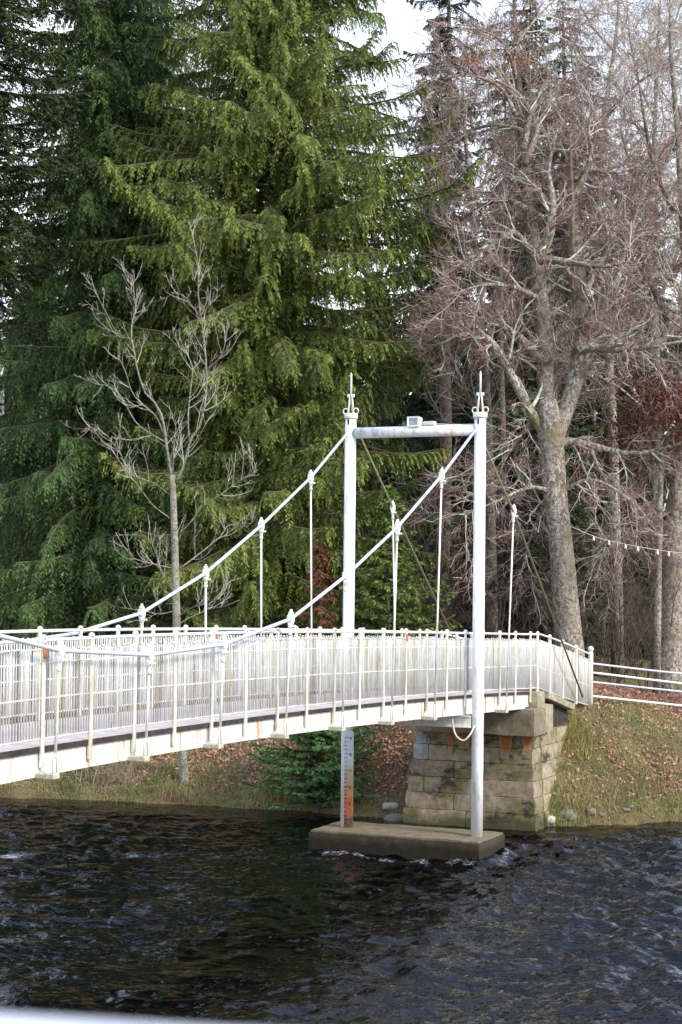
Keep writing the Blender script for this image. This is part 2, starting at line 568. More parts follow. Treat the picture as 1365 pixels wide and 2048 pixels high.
M['bark_conifer'] = bark('conifer_bark', (.15, .105, .085), (.24, .21, .17), (.10, .10, .035), .5, .4)
M['bark_split'] = simple('split_heartwood', (.20, .145, .105), .85, .2, .4, 6, 0, .5)

def terrain_mat():
    m, nt, b = new_mat('bank_soil', .95, .1)
    v = pos(nt)
    c = ramp(nt, noise(nt, v, 1.6, 7, .65), [(.30, (.12, .095, .045)), (.45, (.23, .175, .085)), (.55, (.16, .17, .052)), (.70, (.33, .25, .14))])
    f = ramp(nt, noise(nt, v, .8, 5, .6), [(.45, 0.0), (.62, .8)])
    c = mix(nt, f, c, (.14, .085, .055))
    g = ramp(nt, noise(nt, v, 26, 4, .6), [(.35, .5), (.7, 1.3)])
    c = mix(nt, 1.0, c, g, 'MULTIPLY')
    nt.links.new(c, b.inputs['Base Color'])
    bump(nt, b, noise(nt, v, 12, 7, .7), .9, .06)
    return m
M['terrain'] = terrain_mat()
M['path'] = simple('leafy_path', (.15, .105, .08), .95, .1, .45, 9, 0, .5)

def water_mat():
    m, nt, b = new_mat('river_water', .05, .5)
    b.inputs['IOR'].default_value = 1.333
    b.inputs['Specular IOR Level'].default_value = .5
    b.inputs['Roughness'].default_value = .045
    v = pos(nt, (1.0, 1.35, 1))
    h1 = noise(nt, v, 2.6, 5, .6)
    h2 = noise(nt, pos(nt, (0.8, 1.4, 1), (0, 0, .2)), 9.0, 2, .5)
    ad = nt.nodes.new('ShaderNodeMath'); ad.operation = 'MULTIPLY_ADD'
    bump(nt, b, h2, .9, .03)
    # foam and painted glints carried in the mesh attribute (red = density of both), broken up by noise
    sep = nt.nodes.new('ShaderNodeSeparateColor')
    nt.links.new(attr(nt), sep.inputs[0])
    n = noise(nt, pos(nt, (.8, 2.6, 1)), 14, 8, .75)
    a2 = nt.nodes.new('ShaderNodeMath'); a2.operation = 'ADD'
    nt.links.new(n, a2.inputs[0]); nt.links.new(sep.outputs[0], a2.inputs[1])
    f = ramp(nt, a2.outputs[0], [(.76, 0.0), (1.04, .85)])
    c = mix(nt, f, (.0016, .0016, .0015), (.60, .61, .63))
    nt.links.new(c, b.inputs['Base Color'])
    r = ramp(nt, f, [(0.0, .05), (1.0, .6)])
    nt.links.new(r, b.inputs['Roughness'])
    return m
M['water'] = water_mat()

# ------------------------------------------------------------------ setting: ground, path, river
def shore(X):
    return np.interp(X, [-60, -8, -7.9, -3.6, -0.5, 0.5, 4.2, 7.3, 12, 60], [46, 40.6, 40.35, 39.35, 38.3, 37.5, 36.25, 37.4, 38.5, 46])
def ground(X, Y):
    X = np.asarray(X, float); Y = np.asarray(Y, float)
    d = Y - shore(X) + 0.25 * perlin(X * .9, Y * .3 + 4)
    wd = np.interp(X, [-10, -3.5, 0, 3, 5.5, 8, 14], [6, 5, 3.2, 3.2, 3.3, 3.3, 3.4])
    pl = np.interp(X, [-10, 0, 4, 5.5, 8, 14], [1.9, 2.15, 2.45, 2.38, 1.84, 1.5])
    t = np.clip(d / wd, 0, 1)
    z = pl * (1 - (1 - t) ** 1.5) + .16 * np.clip(d / .12, 0, 1)
    z = np.where(d < 0, d * .5, z)
    z = z + np.clip(d - wd, 0, 200) * .012
    bumpy = .10 * fbm(X * .8, Y * .8, 3) + .035 * fbm(X * 3.1, Y * 3.1, 2)
    return np.maximum(z + bumpy * np.clip(d / .8, 0, 1), -1.6)

def sheet(name, xs, ys, zfun, mat, colors=None):
    X, Y = np.meshgrid(xs, ys)
    Z = zfun(X, Y)
    nx, ny = len(xs), len(ys)
    i = (np.arange(ny - 1)[:, None] * nx + np.arange(nx - 1)[None, :])
    q = np.stack([i, i + 1, i + nx + 1, i + nx], -1).reshape(-1, 4)
    me = mk_mesh(name, np.stack([X, Y, Z], -1).reshape(-1, 3), [q], True, None if colors is None else colors(X, Y, Z))
    me.materials.append(mat)
    o = bpy.data.objects.new(name, me)
    COL.objects.link(o)
    return o
xs = np.unique(np.concatenate([np.linspace(-900, -60, 12), np.linspace(-60, -12, 30), np.arange(-12, 12, .09), np.linspace(12, 60, 30), np.linspace(60, 900, 12)]))
ys = np.unique(np.concatenate([np.linspace(33, 35, 6), np.arange(35, 46, .08), np.linspace(46, 70, 40), np.linspace(70, 200, 20), np.linspace(200, 1500, 10)]))
tag(sheet('ground', xs, ys, ground, M['terrain']), kind='structure')
xs2 = np.linspace(-900, 900, 20); ys2 = np.array([-900, -300, -60, -10, 0.2, 0.55])
tag(sheet('near_terrace', xs2, ys2, lambda X, Y: X * 0 + 3.3, M['terrain']), kind='structure')

# path: from the bridge end to the right, between the two fences
pc = np.array([[3.4, 38.0], [4.5, 40.4], [6.2, 42.2], [8.6, 43.4], [11.5, 44.4], [18, 46.7]])
pcs = catmull(pc, 60)
tn = np.gradient(pcs, axis=0); tn /= np.linalg.norm(tn, axis=1, keepdims=True)
nn = np.c_[-tn[:, 1], tn[:, 0]]
wv = np.linspace(-.95, .95, 12)
PX = pcs[:, None, :] + wv[None, :, None] * nn[:, None, :]
PZ = ground(PX[..., 0], PX[..., 1]) + .03
i = (np.arange(59)[:, None] * 12 + np.arange(11)[None, :])
me = mk_mesh('path', np.concatenate([PX, PZ[..., None]], -1).reshape(-1, 3), [np.stack([i, i + 1, i + 13, i + 12], -1).reshape(-1, 4)[:, ::-1]], True)
me.materials.append(M['path'])
o = bpy.data.objects.new('path', me); COL.objects.link(o); tag(o, kind='structure')

# ------------------------------------------------------------------ bridge frame of reference
O0 = np.array([-3.262, 19.35])               # plan position of the near rail's first post
D = np.array([0.3981, 0.9173]); D /= np.linalg.norm(D)
Pn = np.array([-D[1], D[0]])                 # across the deck, away from the camera
WID = 2.08
def uw(u, wq, z):
    xy = O0 + u * D + wq * Pn
    return np.array([xy[0], xy[1], z])
def on_w(px, py, wq):
    """(u, z, point) where the pixel's ray meets the vertical plane w = wq"""
    d = RN @ np.array([(px - 682.5) / F, -(py - 1024) / F, -1.0])
    o2 = O0 + wq * Pn
    # EYE + s d on the plane: dot(xy - o2, Pn) = 0
    s = np.dot(o2 - EYE[:2], Pn) / np.dot(d[:2], Pn)
    p = EYE + s * d
    return np.dot(p[:2] - o2, D), p[2], p
def on_u(px, py, uq):
    d = RN @ np.array([(px - 682.5) / F, -(py - 1024) / F, -1.0])
    o2 = O0 + uq * D
    s = np.dot(o2 - EYE[:2], D) / np.dot(d[:2], D)
    p = EYE + s * d
    return np.dot(p[:2] - o2, Pn), p[2], p
D3 = np.array([D[0], D[1], 0]); P3 = np.array([Pn[0], Pn[1], 0]); Z3 = np.array([0, 0, 1.0])

def fit(pts, deg, wq=0.0):
    a = np.array([on_w(x, y, wq)[:2] for x, y in pts])
    return np.poly1d(np.polyfit(a[:, 0], a[:, 1], deg))
z_top = fit([(0, 1287), (92, 1280), (187, 1275), (275, 1271), (355, 1268), (429, 1267), (560, 1265.5), (722, 1263.5), (770, 1264), (856, 1265), (934, 1266), (1000, 1267.5), (1065, 1269)], 3)
z_bot = fit([(0, 1489), (92, 1477.5), (187, 1462), (275, 1452.5), (355, 1439), (429, 1430.6), (496, 1423), (560, 1417), (619, 1410.6), (673, 1404), (722, 1399), (770, 1395), (814, 1392), (856, 1388), (934, 1382), (1000, 1380), (1065, 1376)], 3)
z_edge = fit([(0, 1505), (187, 1479), (355, 1452.5), (560, 1429), (722, 1408.6), (856, 1396), (1000, 1387), (1062, 1383)], 3, .03)
z_gtop = fit([(0, 1515.5), (355, 1464), (722, 1413.5), (1000, 1392), (1062, 1387)], 3, .03)
z_gbot = fit([(0, 1568), (187, 1533), (355, 1505), (429, 1486), (560, 1472), (673, 1457), (722, 1451), (770, 1447), (856, 1435), (934, 1429), (1001, 1422.6), (1062, 1416)], 3, .03)

U0, U1 = -3.0, 18.0
US = np.linspace(U0, U1, 85)
def wm(wq, side):                            # mirror a near-side offset onto the far side
    return wq if side == 0 else WID - wq

br = thing('suspension_footbridge', 'white cable suspension footbridge crossing the river on a two post portal', 'bridge', uw(14, 1.04, 0))

def extrude(mb, us, prof, color=None, smooth=False):
    """sweep a closed section along the bridge; prof(u) -> list of (w, z)"""
    secs = [[uw(u, a, b) for a, b in prof(u)] for u in us]
    K = len(secs[0])
    V = np.array(secs).reshape(-1, 3)
    q = []
    for k in range(len(us) - 1):
        for s in range(K):
            q.append([k * K + s, k * K + (s + 1) % K, (k + 1) * K + (s + 1) % K, (k + 1) * K + s])
    n0 = mb.n
    mb.add(V, [q], smooth, color)
    mb.Fq.append((np.array([[n0 + s for s in range(K)][::-1], [n0 + (len(us) - 1) * K + s for s in range(K)]]), False))

mb = MB()
extrude(mb, US, lambda u: [(.03, z_edge(u)), (WID - .03, z_edge(u)), (WID - .03, z_edge(u) - .05), (.03, z_edge(u) - .05)])
mb.build('deck', M['deck'], br)
for side in (0, 1):
    mb = MB()
    def pr(u):
        p = [(.004, z_edge(u) + .004), (.028, z_edge(u) + .004), (.028, z_gtop(u) - .006), (.004, z_gtop(u) - .006)]
        return [(wm(a, side), b) for a, b in (p if side == 0 else p[::-1])]
    extrude(mb, US, pr)
    mb.build('deck_edge', M['edge'], br)
    mb = MB()
    def pr(u):
        t, g = z_gtop(u) - .006, z_gbot(u)
        p = [(.034, t), (.09, t), (.09, g + .02), (.13, g + .02), (.13, g), (.016, g), (.016, g + .018), (.034, g + .018)]
        return [(wm(a, side), b) for a, b in (p if side == 0 else p[::-1])]
    extrude(mb, US, pr)
    gd = mb.build('girder', M['girder'], br)
    # splice plates bolted on the web
    for u in (6.05, 10.95, 15.4):
        mb = MB(); zc = .5 * (z_gtop(u) + z_gbot(u))
        for dz in (-.07, .05):
            mb.bevel_box(uw(u, wm(.031, side), zc + dz), D3 * .10, P3 * .006, Z3 * .022, .004)
        mb.build('splice_plate', M['paint'], gd)
# cross bearers under the deck
mb = MB()
for u in np.arange(-2.5, 18, 1.0):
    mb.box(uw(u, WID / 2, z_edge(u) - .115), D3 * .035, P3 * (WID / 2 - .095), Z3 * .055)
mb.build('cross_bearer', M['girder'], br)

# railings
posts = {0: list(np.arange(-3, 19.0)), 1: list(np.arange(-2.9, 18.2))}
rusty = {(0, 0): .0, (0, 9): 1, (0, 12): 1, (1, 10): 1}
for side in (0, 1):
    us = posts[side]
    w0 = wm(0, side); sg = 1 if side == 0 else -1
    end = 18.5 if side == 0 else 18.1
    uu = np.linspace(us[0] - .02, end, 90)
    mb = MB(); mb.tube([uw(u, w0, z_top(u)) for u in uu], .021, 8)
    mb.build('handrail', M['paint_clean'], br)
    pl = us + ([18.5] if side == 0 else [])
    for i, u in enumerate(pl):
        mb = MB()
        zt, zb = z_top(u) + .03, z_gtop(u) - .17
        if u > 18.2: zb = z_edge(18) - .02
        hw = .032 if u < 18.2 else .038
        mb.bevel_box(uw(u, w0, (zt + zb) / 2), D3 * hw, P3 * .017, Z3 * (zt - zb) / 2, .005)
        mb.lathe(uw(u, w0, zt - .012), [(.038, 0), (.038, .018), (.030, .034), (.016, .044), (.004, .047)], 12)
        mt = M['paint_dirty'] if (i * 7 + side * 3) % 5 in (0, 2, 3) else M['paint_post']
        po = mb.build('post', mt, br)
        key = (side, int(round(u)))
        if key in ((0, 0), (0, 11), (0, 15), (1, 8)):
            mb = MB(); L = .17 if u < 1 else .12
            mb.box(uw(u, w0 - .0175 * 1.15, z_top(u) - .03 - L / 2), D3 * .0325, P3 * .004, Z3 * L / 2)
            mb.build('rust_patch', M['rust'], po)
    for i in range(len(pl) - 1):
        a, b = pl[i], pl[i + 1]
        mb = MB()
        for off in (-.25, -.64, None):
            ee = np.linspace(a, b, 3)
            sag = random.uniform(-.006, .006)
            mb.tube([uw(u, w0 + (.004 if off is not None else 0), (z_top(u) + off if off is not None else z_bot(u)) + (sag if k == 1 else 0)) for k, u in enumerate(ee)], .0105, 6)
        nb = max(4, int(round((b - a) * 17))); nb += nb % 2
        for k in range(0, nb, 2):
            s0 = a + (b - a) * (k + .5) / nb; s1 = a + (b - a) * (k + 1.5) / nb
            ht = z_top((s0 + s1) / 2) - .125 + random.uniform(-.012, .012)
            lean = random.uniform(-.005, .005)
            pts = [uw(s0, w0, z_bot(s0)), uw(s0 + lean, w0, ht)]
            r = (s1 - s0) / 2
            for an in np.linspace(0, math.pi, 6)[1:-1]:
                pts.append(uw((s0 + s1) / 2 + lean - r * math.cos(an), w0, ht + r * math.sin(an)))
            pts += [uw(s1 + lean, w0, ht), uw(s1, w0, z_bot(s1))]
            mb.tube(pts, .0104, 5, None, bar_tint())
        mb.build('railing_panel', M['paint_rail'], br)

# flared end railings on the abutment, the near one and the far one
def flare(label, tops, bots, name, ball, w_, n_per=17):
    T = [at(*p) for p in tops]; B = [at(p[0], b, p[2]) for p, b in zip(tops, bots)]
    for t, b in zip(T, B):
        b[0], b[1] = t[0], t[1]
    th = thing(name, label, 'railing', (B[0] + B[-1]) / 2)
    mb = MB(); mb.tube(T, .021, 8, 24); mb.build('handrail', M['paint_clean'], th)
    for i in range(1, len(T)):
        t, b = T[i], B[i]
        last = i == len(T) - 1
        mb = MB()
        if last and ball:
            mb.lathe(b - Z3 * .25, [(.055, 0), (.055, t[2] - b[2] + .27), (.05, t[2] - b[2] + .30), (.034, t[2] - b[2] + .31), (.055, t[2] - b[2] + .335),
                                   (.068, t[2] - b[2] + .375), (.055, t[2] - b[2] + .415), (.025, t[2] - b[2] + .435), (.004, t[2] - b[2] + .44)], 16)
            mb.build('end_post', M['paint'], th)
        else:
            d = T[i] - T[i - 1]; d[2] = 0; d /= np.linalg.norm(d)
            zt, zb = t[2] + .03, b[2] - .06
            c = np.array([t[0], t[1], (zt + zb) / 2]); pp = np.array([-d[1], d[0], 0])
            mb.bevel_box(c, d * .034, pp * .03, Z3 * (zt - zb) / 2, .006)
            mb.lathe(np.array([t[0], t[1], zt - .012]), [(.040, 0), (.040, .02), (.03, .036), (.01, .046)], 12)
            mb.build('post', M['paint_dirty' if i % 2 == 0 else 'paint'], th)
    for i in range(len(T) - 1):
        mb = MB()
        f = lambda s, k: T[i] * (1 - s) + T[i + 1] * s if k == 0 else B[i] * (1 - s) + B[i + 1] * s
        hgt = lambda s, q: f(s, 0) * (1 - q) + f(s, 1) * q
        for q in (.245, .62, 1.0):
            mb.tube([hgt(0, q), hgt(1, q)], .0105, 6)
        L = np.linalg.norm(T[i + 1] - T[i]); nb = max(6, int(L * 26)); nb += nb % 2
        for k in range(0, nb, 2):
            s0 = (k + .5) / nb; s1 = (k + 1.5) / nb
            mb.tube([hgt(s0, 1), hgt(s0, .15), hgt((s0 * 3 + s1) / 4, .125), hgt((s0 + s1) / 2, .115), hgt((s0 + s1 * 3) / 4, .125), hgt(s1, .15), hgt(s1, 1)], .0138, 5, None, bar_tint())
        mb.build('railing_panel', M['paint_rail'], th)
    return th
flare('curved white end railing with ball topped post above the abutment, nearest the bank',
      [(1079, 1268, 36.33), (1100, 1275, 37.2), (1125.6, 1284.5, 38.1), (1152.5, 1296, 38.9), (1182, 1309, 39.5)],
      [1376, 1384, 1394, 1403, 1412], 'end_railing', True, 0)
flare('curved white end railing on the far side of the bridge, behind the near one',
      [(856, 1262, 36.75), (884, 1267, 37.6), (914, 1274, 38.5), (946, 1282, 39.3)], [1366, 1369, 1374, 1380], 'end_railing', True, 1)

# towers: portal of two tubular posts and a cross tube
WT = (-.25, 2.34); UT = 14.0
PT = [  # per tower: pixel top of the cap, base, spire top
    dict(w=WT[0], cap=825, base=1668, spire=742, x=962), dict(w=WT[1], cap=827, base=1658, spire=745, x=709)]
PLT = np.mean([on_u(t['x'] - 10, t['base'], UT)[1] for t in PT])
TW = []
for t in PT:
    zc = on_u(t['x'], t['cap'], UT)[1]
    zs = on_u(t['x'], t['spire'], UT)[1]
    c = lambda z: uw(UT, t['w'], z)
    mb = MB()
    mb.lathe(c(PLT - .02), [(.108, 0), (.108, 1.2), (.1095, 1.205), (.1095, 3.1), (.108, 3.105), (.108, zc - PLT - .06)], 28)
    tw = mb.build('tower_post', M['paint_clean'], br)
    mb = MB(); mb.lathe(c(zc - .10), [(.128, 0), (.132, .004), (.132, .095), (.126, .10), (.02, .105)], 28); mb.build('cap_collar', M['paint'], tw)
    for s in (-1, 1):
        mb = MB()
        rr = [c(zc) + P3 * s * .105 + P3 * .05 * math.cos(a) + Z3 * (.045 + .055 * math.sin(a)) for a in np.linspace(0, 2 * math.pi, 15)]
        mb.tube(rr, .013, 7)
        mb.build('lifting_ring', M['paint'], tw)
    mb = MB()
    zm = zc + .34
    for s in (-1, 1):
        mb.tube([c(zc) + P3 * s * .055, c(zm + .03) + P3 * s * .016], [.021, .016], 8)
        mb.bevel_box(c(zm) + P3 * s * .045, P3 * .03, D3 * .012, Z3 * .032, .006)
    mb.tube([c(zm - .04), c(zs - .03), c(zs)], [.020, .019, .006], 10)
    mb.build('spire', M['paint'], tw)
    mb = MB()
    mb.box(c(zc - .17) - D3 * .111, P3 * .014, D3 * .006, Z3 * .05)
    mb.build('cable_slot', M['dark'], tw)
    t['zc'] = zc; TW.append(tw)
za = on_w(948, 863, WT[0])[1]; zb_ = on_u(722, 863, UT)[1]
zx = .5 * (on_u(948, 863, UT)[1] + zb_)
mb = MB(); mb.tube([uw(UT, WT[0] + .1, zx), uw(UT, .9, zx), uw(UT, WT[1] - .1, zx)], .104, 22)
mb.build('portal_crossbeam', white_paint('crossbeam_paint', .75, (.80, .80, .79), (.30, .29, .19)), br)
# transverse beam below the deck at the portal
mb = MB()
zt_ = z_gbot(UT) - .004
mb.box(uw(UT - .1, 1.04, zt_ - .10), P3 * 1.19, D3 * .012, Z3 * .098)
mb.box(uw(UT - .1, 1.04, zt_ - .208), P3 * 1.19, D3 * .075, Z3 * .010)
mb.box(uw(UT - .1, 1.04, zt_ - .008), P3 * 1.19, D3 * .075, Z3 * .006)
mb.build('transverse_beam', M['paint'], br)

# cables and hangers
WH = (-.19, 2.27)
near_c = [(952, 858), (884, 951), (795, 1055), (692, 1152), (582, 1238), (448, 1289), (300, 1310), (120, 1301), (0, 1272)]
far_c = [(704, 852), (622, 955), (523, 1051), (412, 1146), (284, 1226), (150, 1267)]
def cable_mesh(pts, wq, extra):
    P = [on_w(x, y, wq)[2] for x, y in pts]
    P[0] = uw(UT - .05, wq, P[0][2])
    P += extra(P)
    mb = MB()
    for a, b in zip(P[:-1], P[1:]):
        pass
    mb.tube(np.array(P), .026, 10)
    return mb, P
mb, PN = cable_mesh(near_c, WH[0], lambda P: [uw(-3.2, WH[0], P[-1][2] + .35)])
mb.build('main_cable', M['cable'], br)
mb, PF = cable_mesh(far_c, WH[1], lambda P: [uw(2.3, WH[1], P[-1][2] - .12), uw(0.3, WH[1], P[-1][2] - .13), uw(-3.2, WH[1], P[-1][2] + .45)])
mb.build('main_cable', M['cable'], br)
# back stays to the bank
mb = MB()
a = uw(UT + .05, WH[0], on_u(962, 860, UT)[1]); m_ = on_w(1030, 1030, WH[0])[2]; e = on_w(1166, 1394, WH[0])[2]
sA = np.array([a, m_, e]); mb.tube(sA, .022, 8); mb.build('back_stay', M['stay'], br)
mb = MB()
a2 = uw(UT + .05, WH[1], on_u(716, 850, UT)[1]); m2 = on_w(786, 1015, WH[1])[2]; e2 = on_w(900, 1262, WH[1])[2]; e2 = m2 + (e2 - m2) * 1.5
mb.tube([a2, m2, e2], .022, 8); mb.build('back_stay', M['stay'], br)

def hanger(top, bot, side, short=False):
    """rod from the cable clamp to the girder bracket; top, bot are world points"""
    top = np.array(top, float); bot = np.array(bot, float)
    ax = top - bot; L = np.linalg.norm(ax); ax /= L
    mb = MB(); mb.tube([bot + ax * .16, top - ax * .08], .0165, 8)
    h = mb.build('hanger', M['paint'], br)
    mb = MB()
    mb.bevel_box(top, D3 * .045, P3 * .045, ax * .06, .012)
    mb.lathe(top + ax * .055, [(.034, 0), (.04, .01), (.04, .035), (.028, .05), (.02, .052), (.022, .075), (.006, .085)], 10, ax)
    mb.lathe(top - ax * .24, [(.017, 0), (.03, .02), (.03, .05), (.022, .06), (.034, .12), (.046, .19)], 10, ax)
    for s in (-1, 1):
        mb.lathe(top + D3 * .03 * s - P3 * .05 - ax * .1, [(.014, 0), (.014, .02)], 8, -P3)
    mb.build('clamp', M['paint'], h)
    mb = MB()
    hh = .17
    mb.tube([bot + D3 * .042 - Z3 * .02, bot + D3 * .038 + Z3 * hh * .8, bot + D3 * .02 + Z3 * hh, bot - D3 * .02 + Z3 * hh, bot - D3 * .038 + Z3 * hh * .8, bot - D3 * .042 - Z3 * .02], .011, 7)
    mb.lathe(bot + Z3 * (hh - .02), [(.02, 0), (.026, .01), (.026, .04), (.015, .05)], 8)
    mb.build('shackle', M['paint'], h)
    mb = MB()
    s = 1 if side == 0 else -1
    wc = (WH[side] + wm(.016, side)) / 2 - s * .012
    u = np.dot(bot[:2] - O0, D)
    mb.bevel_box(uw(u, wc, bot[2] - .045), D3 * .066, P3 * (abs(wm(.016, side) - WH[side]) / 2 + .015), Z3 * .032, .008)
    mb.build('bracket', M['block'], h)
near_h = [((120, 1301), (110, 1536)), ((300, 1310), (292, 1497)), ((448, 1289), (440, 1471)), ((582, 1238), (572, 1450)), ((692, 1152), (686, 1434)),
          ((795, 1055), (784, 1419)), ((884, 951), (870, 1407))]
for t, b in near_h:
    tp = on_w(*t, WH[0])[2]; bp = on_w(*b, WH[0])[2]
    bp[2] = z_gbot(np.dot(bp[:2] - O0, D)) + .06
    hanger(tp, bp, 0)
tp = on_w(1028, 1022, WH[0])[2]; bp = on_w(1013, 1402, WH[0])[2]; bp[2] = z_gbot(np.dot(bp[:2] - O0, D)) + .06
hanger(tp, bp, 0)
for t, b in [((622, 955), (626, 1250)), ((523, 1051), (525, 1250)), ((412, 1146), (414, 1250)), ((284, 1226), (286, 1250))]:
    tp = on_w(*t, WH[1])[2]; bq = on_w(*b, WH[1])[2]
    u = np.dot(bq[:2] - (O0 + WH[1] * Pn), D)
    hanger(tp, uw(u, WH[1], z_gbot(u) + .06), 1)
tp = on_w(786, 1015, WH[1])[2]; u = 16.3
hanger(tp, uw(u, WH[1], z_gbot(u) + .06), 1)

# floodlight and junction box on the cross tube
wl = on_u(830, 846, UT - .02)[0]
fl = thing('floodlight', 'small square white floodlight facing the deck from the portal crossbeam', 'floodlight', uw(UT, wl, zx + .10))
c = uw(UT - .03, wl, zx + .175)
mb = MB(); mb.bevel_box(c + D3 * .03, P3 * .12, D3 * .09, Z3 * .095, .02)
for q in (-1, 1):
    mb.bevel_box(c - D3 * .07 + P3 * q * .105, P3 * .018, D3 * .016, Z3 * .095, .005)
    mb.bevel_box(c - D3 * .07 + Z3 * q * .082, P3 * .088, D3 * .0155, Z3 * .014, .004)
mb.build('housing', M['paint_clean'], fl)
mb = MB(); mb.box(c - D3 * .066, P3 * .088, D3 * .004, Z3 * .068); mb.build('lens', M['glass'], fl)
mb = MB(); mb.box(c - Z3 * .105 + D3 * .03, P3 * .05, D3 * .03, Z3 * .02); mb.build('foot_bracket', M['dark'], fl)
wj = on_u(860, 847, UT)[0]
jb = thing('junction_box', 'flat pale junction box on the portal crossbeam beside the floodlight', 'junction box', uw(UT, wj, zx + .1))
mb = MB(); mb.bevel_box(uw(UT, wj, zx + .143), P3 * .115, D3 * .06, Z3 * .037, .01); mb.build('enclosure', M['box'], jb)
mb = MB(); mb.tube([uw(UT, wj - .10, zx + .13), uw(UT, wj - .25, zx + .125), uw(UT, wj - .45, zx + .108), uw(UT, WT[0] + .10, zx + .107)], .008, 6, 16)
mb.build('lead', M['box'], jb)
# loop of cable drooping under the deck by the near tower
p0 = on_u(903, 1432, UT - .3)[2]; p1 = on_u(910, 1466, UT - .3)[2]; p2 = on_u(926, 1481, UT - .3)[2]; p3 = on_u(940, 1470, UT - .25)[2]; p4 = on_u(949, 1452, UT - .12)[2]
p0[2] += .06
mb = MB(); mb.tube([p0, p1, p2, p3, p4], .017, 8, 24)
tag(mb.build('drooping_cable', M['box'], None), 'loop of pale cable drooping under the deck beside the near tower post', 'cable')

# tide gauge board
gw0 = on_u(689.5, 1560, UT - .14)[0]; gw1 = on_u(707, 1560, UT - .14)[0]
gz1 = on_u(703, 1463, UT - .14)[1]; gz0 = PLT + .01
gb = thing('depth_gauge', 'narrow water level board with ticks and numbers, rusting towards its foot', 'gauge board', uw(UT - .14, (gw0 + gw1) / 2, PLT))
gc = (gw0 + gw1) / 2; gh = abs(gw1 - gw0) / 2
mb = MB(); mb.bevel_box(uw(UT - .14, gc, (gz0 + gz1) / 2), P3 * gh, D3 * .009, Z3 * (gz1 - gz0) / 2, .003); bd = mb.build('board', M['gauge'], gb)
bd['label'] = 'pale enamel board stained orange with rust'
mb = MB()
k = 0
z = on_u(697, 1475, UT - .14)[1]
zn = on_u(697, 1476.5, UT - .14)[1]
step = .0762
while z > gz0 + .05:
    L = gh * (.55 if k % 4 else .8)
    mb = MB(); mb.box(uw(UT - .151, gc + gh - .004 - L / 2, z), P3 * L / 2, D3 * .002, Z3 * .006)
    mb.build('tick', M['digit'], gb)
    z -= step; k += 1
for k, ch in enumerate('98765'):
    cu = bpy.data.curves.new('numeral', 'FONT'); cu.body = ch; cu.size = .085; cu.align_x = 'CENTER'; cu.align_y = 'CENTER'; cu.extrude = .002
    to = bpy.data.objects.new('tmp', cu); COL.objects.link(to)
    bpy.context.view_layer.update()
    me = bpy.data.meshes.new_from_object(to.evaluated_get(bpy.context.evaluated_depsgraph_get()))
    bpy.data.objects.remove(to)
    Rm = np.array([-P3, Z3, -D3]).T
    V = np.zeros(len(me.vertices) * 3); me.vertices.foreach_get('co', V); V = V.reshape(-1, 3)
    Vw = V @ Rm.T + uw(UT - .1525, gc - gh * .35, zn - k * .3048) - ORG[gb.name]
    me.vertices.foreach_set('co', Vw.ravel()); me.update(); me.materials.clear(); me.materials.append(M['digit'])
    no = bpy.data.objects.new('numeral', me); COL.objects.link(no); no.parent = gb; ORG[no.name] = ORG[gb.name]

# ------------------------------------------------------------------ plinth and abutment
pl = thing('concrete_plinth', 'low concrete pier standing in the river under the two tower posts', 'pier', uw(UT, 1.1, -1))
def prism_uw(mb, u0, u1, w0, w1, z0, z1, b=.03, nu=6, nw=14, jit=.012):
    mb.rough_box(uw((u0 + u1) / 2, (w0 + w1) / 2, (z0 + z1) / 2), D3 * (u1 - u0) / 2, P3 * (w1 - w0) / 2, Z3 * (z1 - z0) / 2, jit, .09)
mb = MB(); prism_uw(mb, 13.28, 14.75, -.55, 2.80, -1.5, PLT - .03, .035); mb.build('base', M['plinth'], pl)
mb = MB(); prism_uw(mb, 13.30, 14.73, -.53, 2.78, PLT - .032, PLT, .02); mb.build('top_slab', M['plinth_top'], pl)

ab = thing('bridge_abutment', 'weathered sandstone block abutment with rust runs carrying the bank end of the bridge', 'abutment', uw(18.3, 1.1, 0))
ytop = [1463, 1492.5, 1524, 1557, 1588.6, 1621, 1656]
zs = [on_u(950, y, 18.0)[1] for y in ytop]; zs[-1] = -.6
rs = np.random.RandomState(5)
mb = MB(); core = MB()
stone_cols = np.array([[.40, .325, .215], [.36, .29, .195], [.42, .34, .22], [.36, .30, .19], [.41, .315, .22], [.41, .345, .255]])
cuts = [[.0, .13, .46], [0, .13, .52, .74], [0, .36, .60], [.0, .13, .55], [0, .38, .59], [0, .48]]
for i in range(6):
    f = i / 5.0
    wr, wl_ = -.04 - .17 * f, 2.50 + .18 * f
    uf = 18.0 - .22 * f
    z1, z0 = zs[i] - .003, zs[i + 1] + .003
    cs = cuts[i] + [1.0]; cs[0] = 0.0
    for a, b in zip(cs[:-1], cs[1:]):
        wa, wb = wl_ + (wr - wl_) * a, wl_ + (wr - wl_) * b
        col = stone_cols[rs.randint(6)] * rs.uniform(.85, 1.1)
        if i in (0, 1) and a == 0: col = np.array([.42, .42, .41])
        d = rs.uniform(-.012, .012)
        mb.rough_box(uw(uf + d + .3, (wa + wb) / 2, (z0 + z1) / 2), D3 * .3, P3 * (abs(wa - wb) / 2 - .002), Z3 * (z1 - z0) / 2, .010, .10, col)
    # side wall going back into the bank
    uq, ue = uf + .62, 20.7 - .26 * i
    while uq < ue - .2:
        L = min(rs.uniform(.65, 1.15), ue - uq)
        col = stone_cols[rs.randint(6)] * rs.uniform(1.0, 1.18)
        mb.rough_box(uw(uq + L / 2, wr + .25 + rs.uniform(-.008, .008), (z0 + z1) / 2), D3 * (L / 2 - .003), P3 * .25, Z3 * (z1 - z0) / 2, .010, .10, col)
        uq += L
mb.build('stone_block', M['stone'], ab)
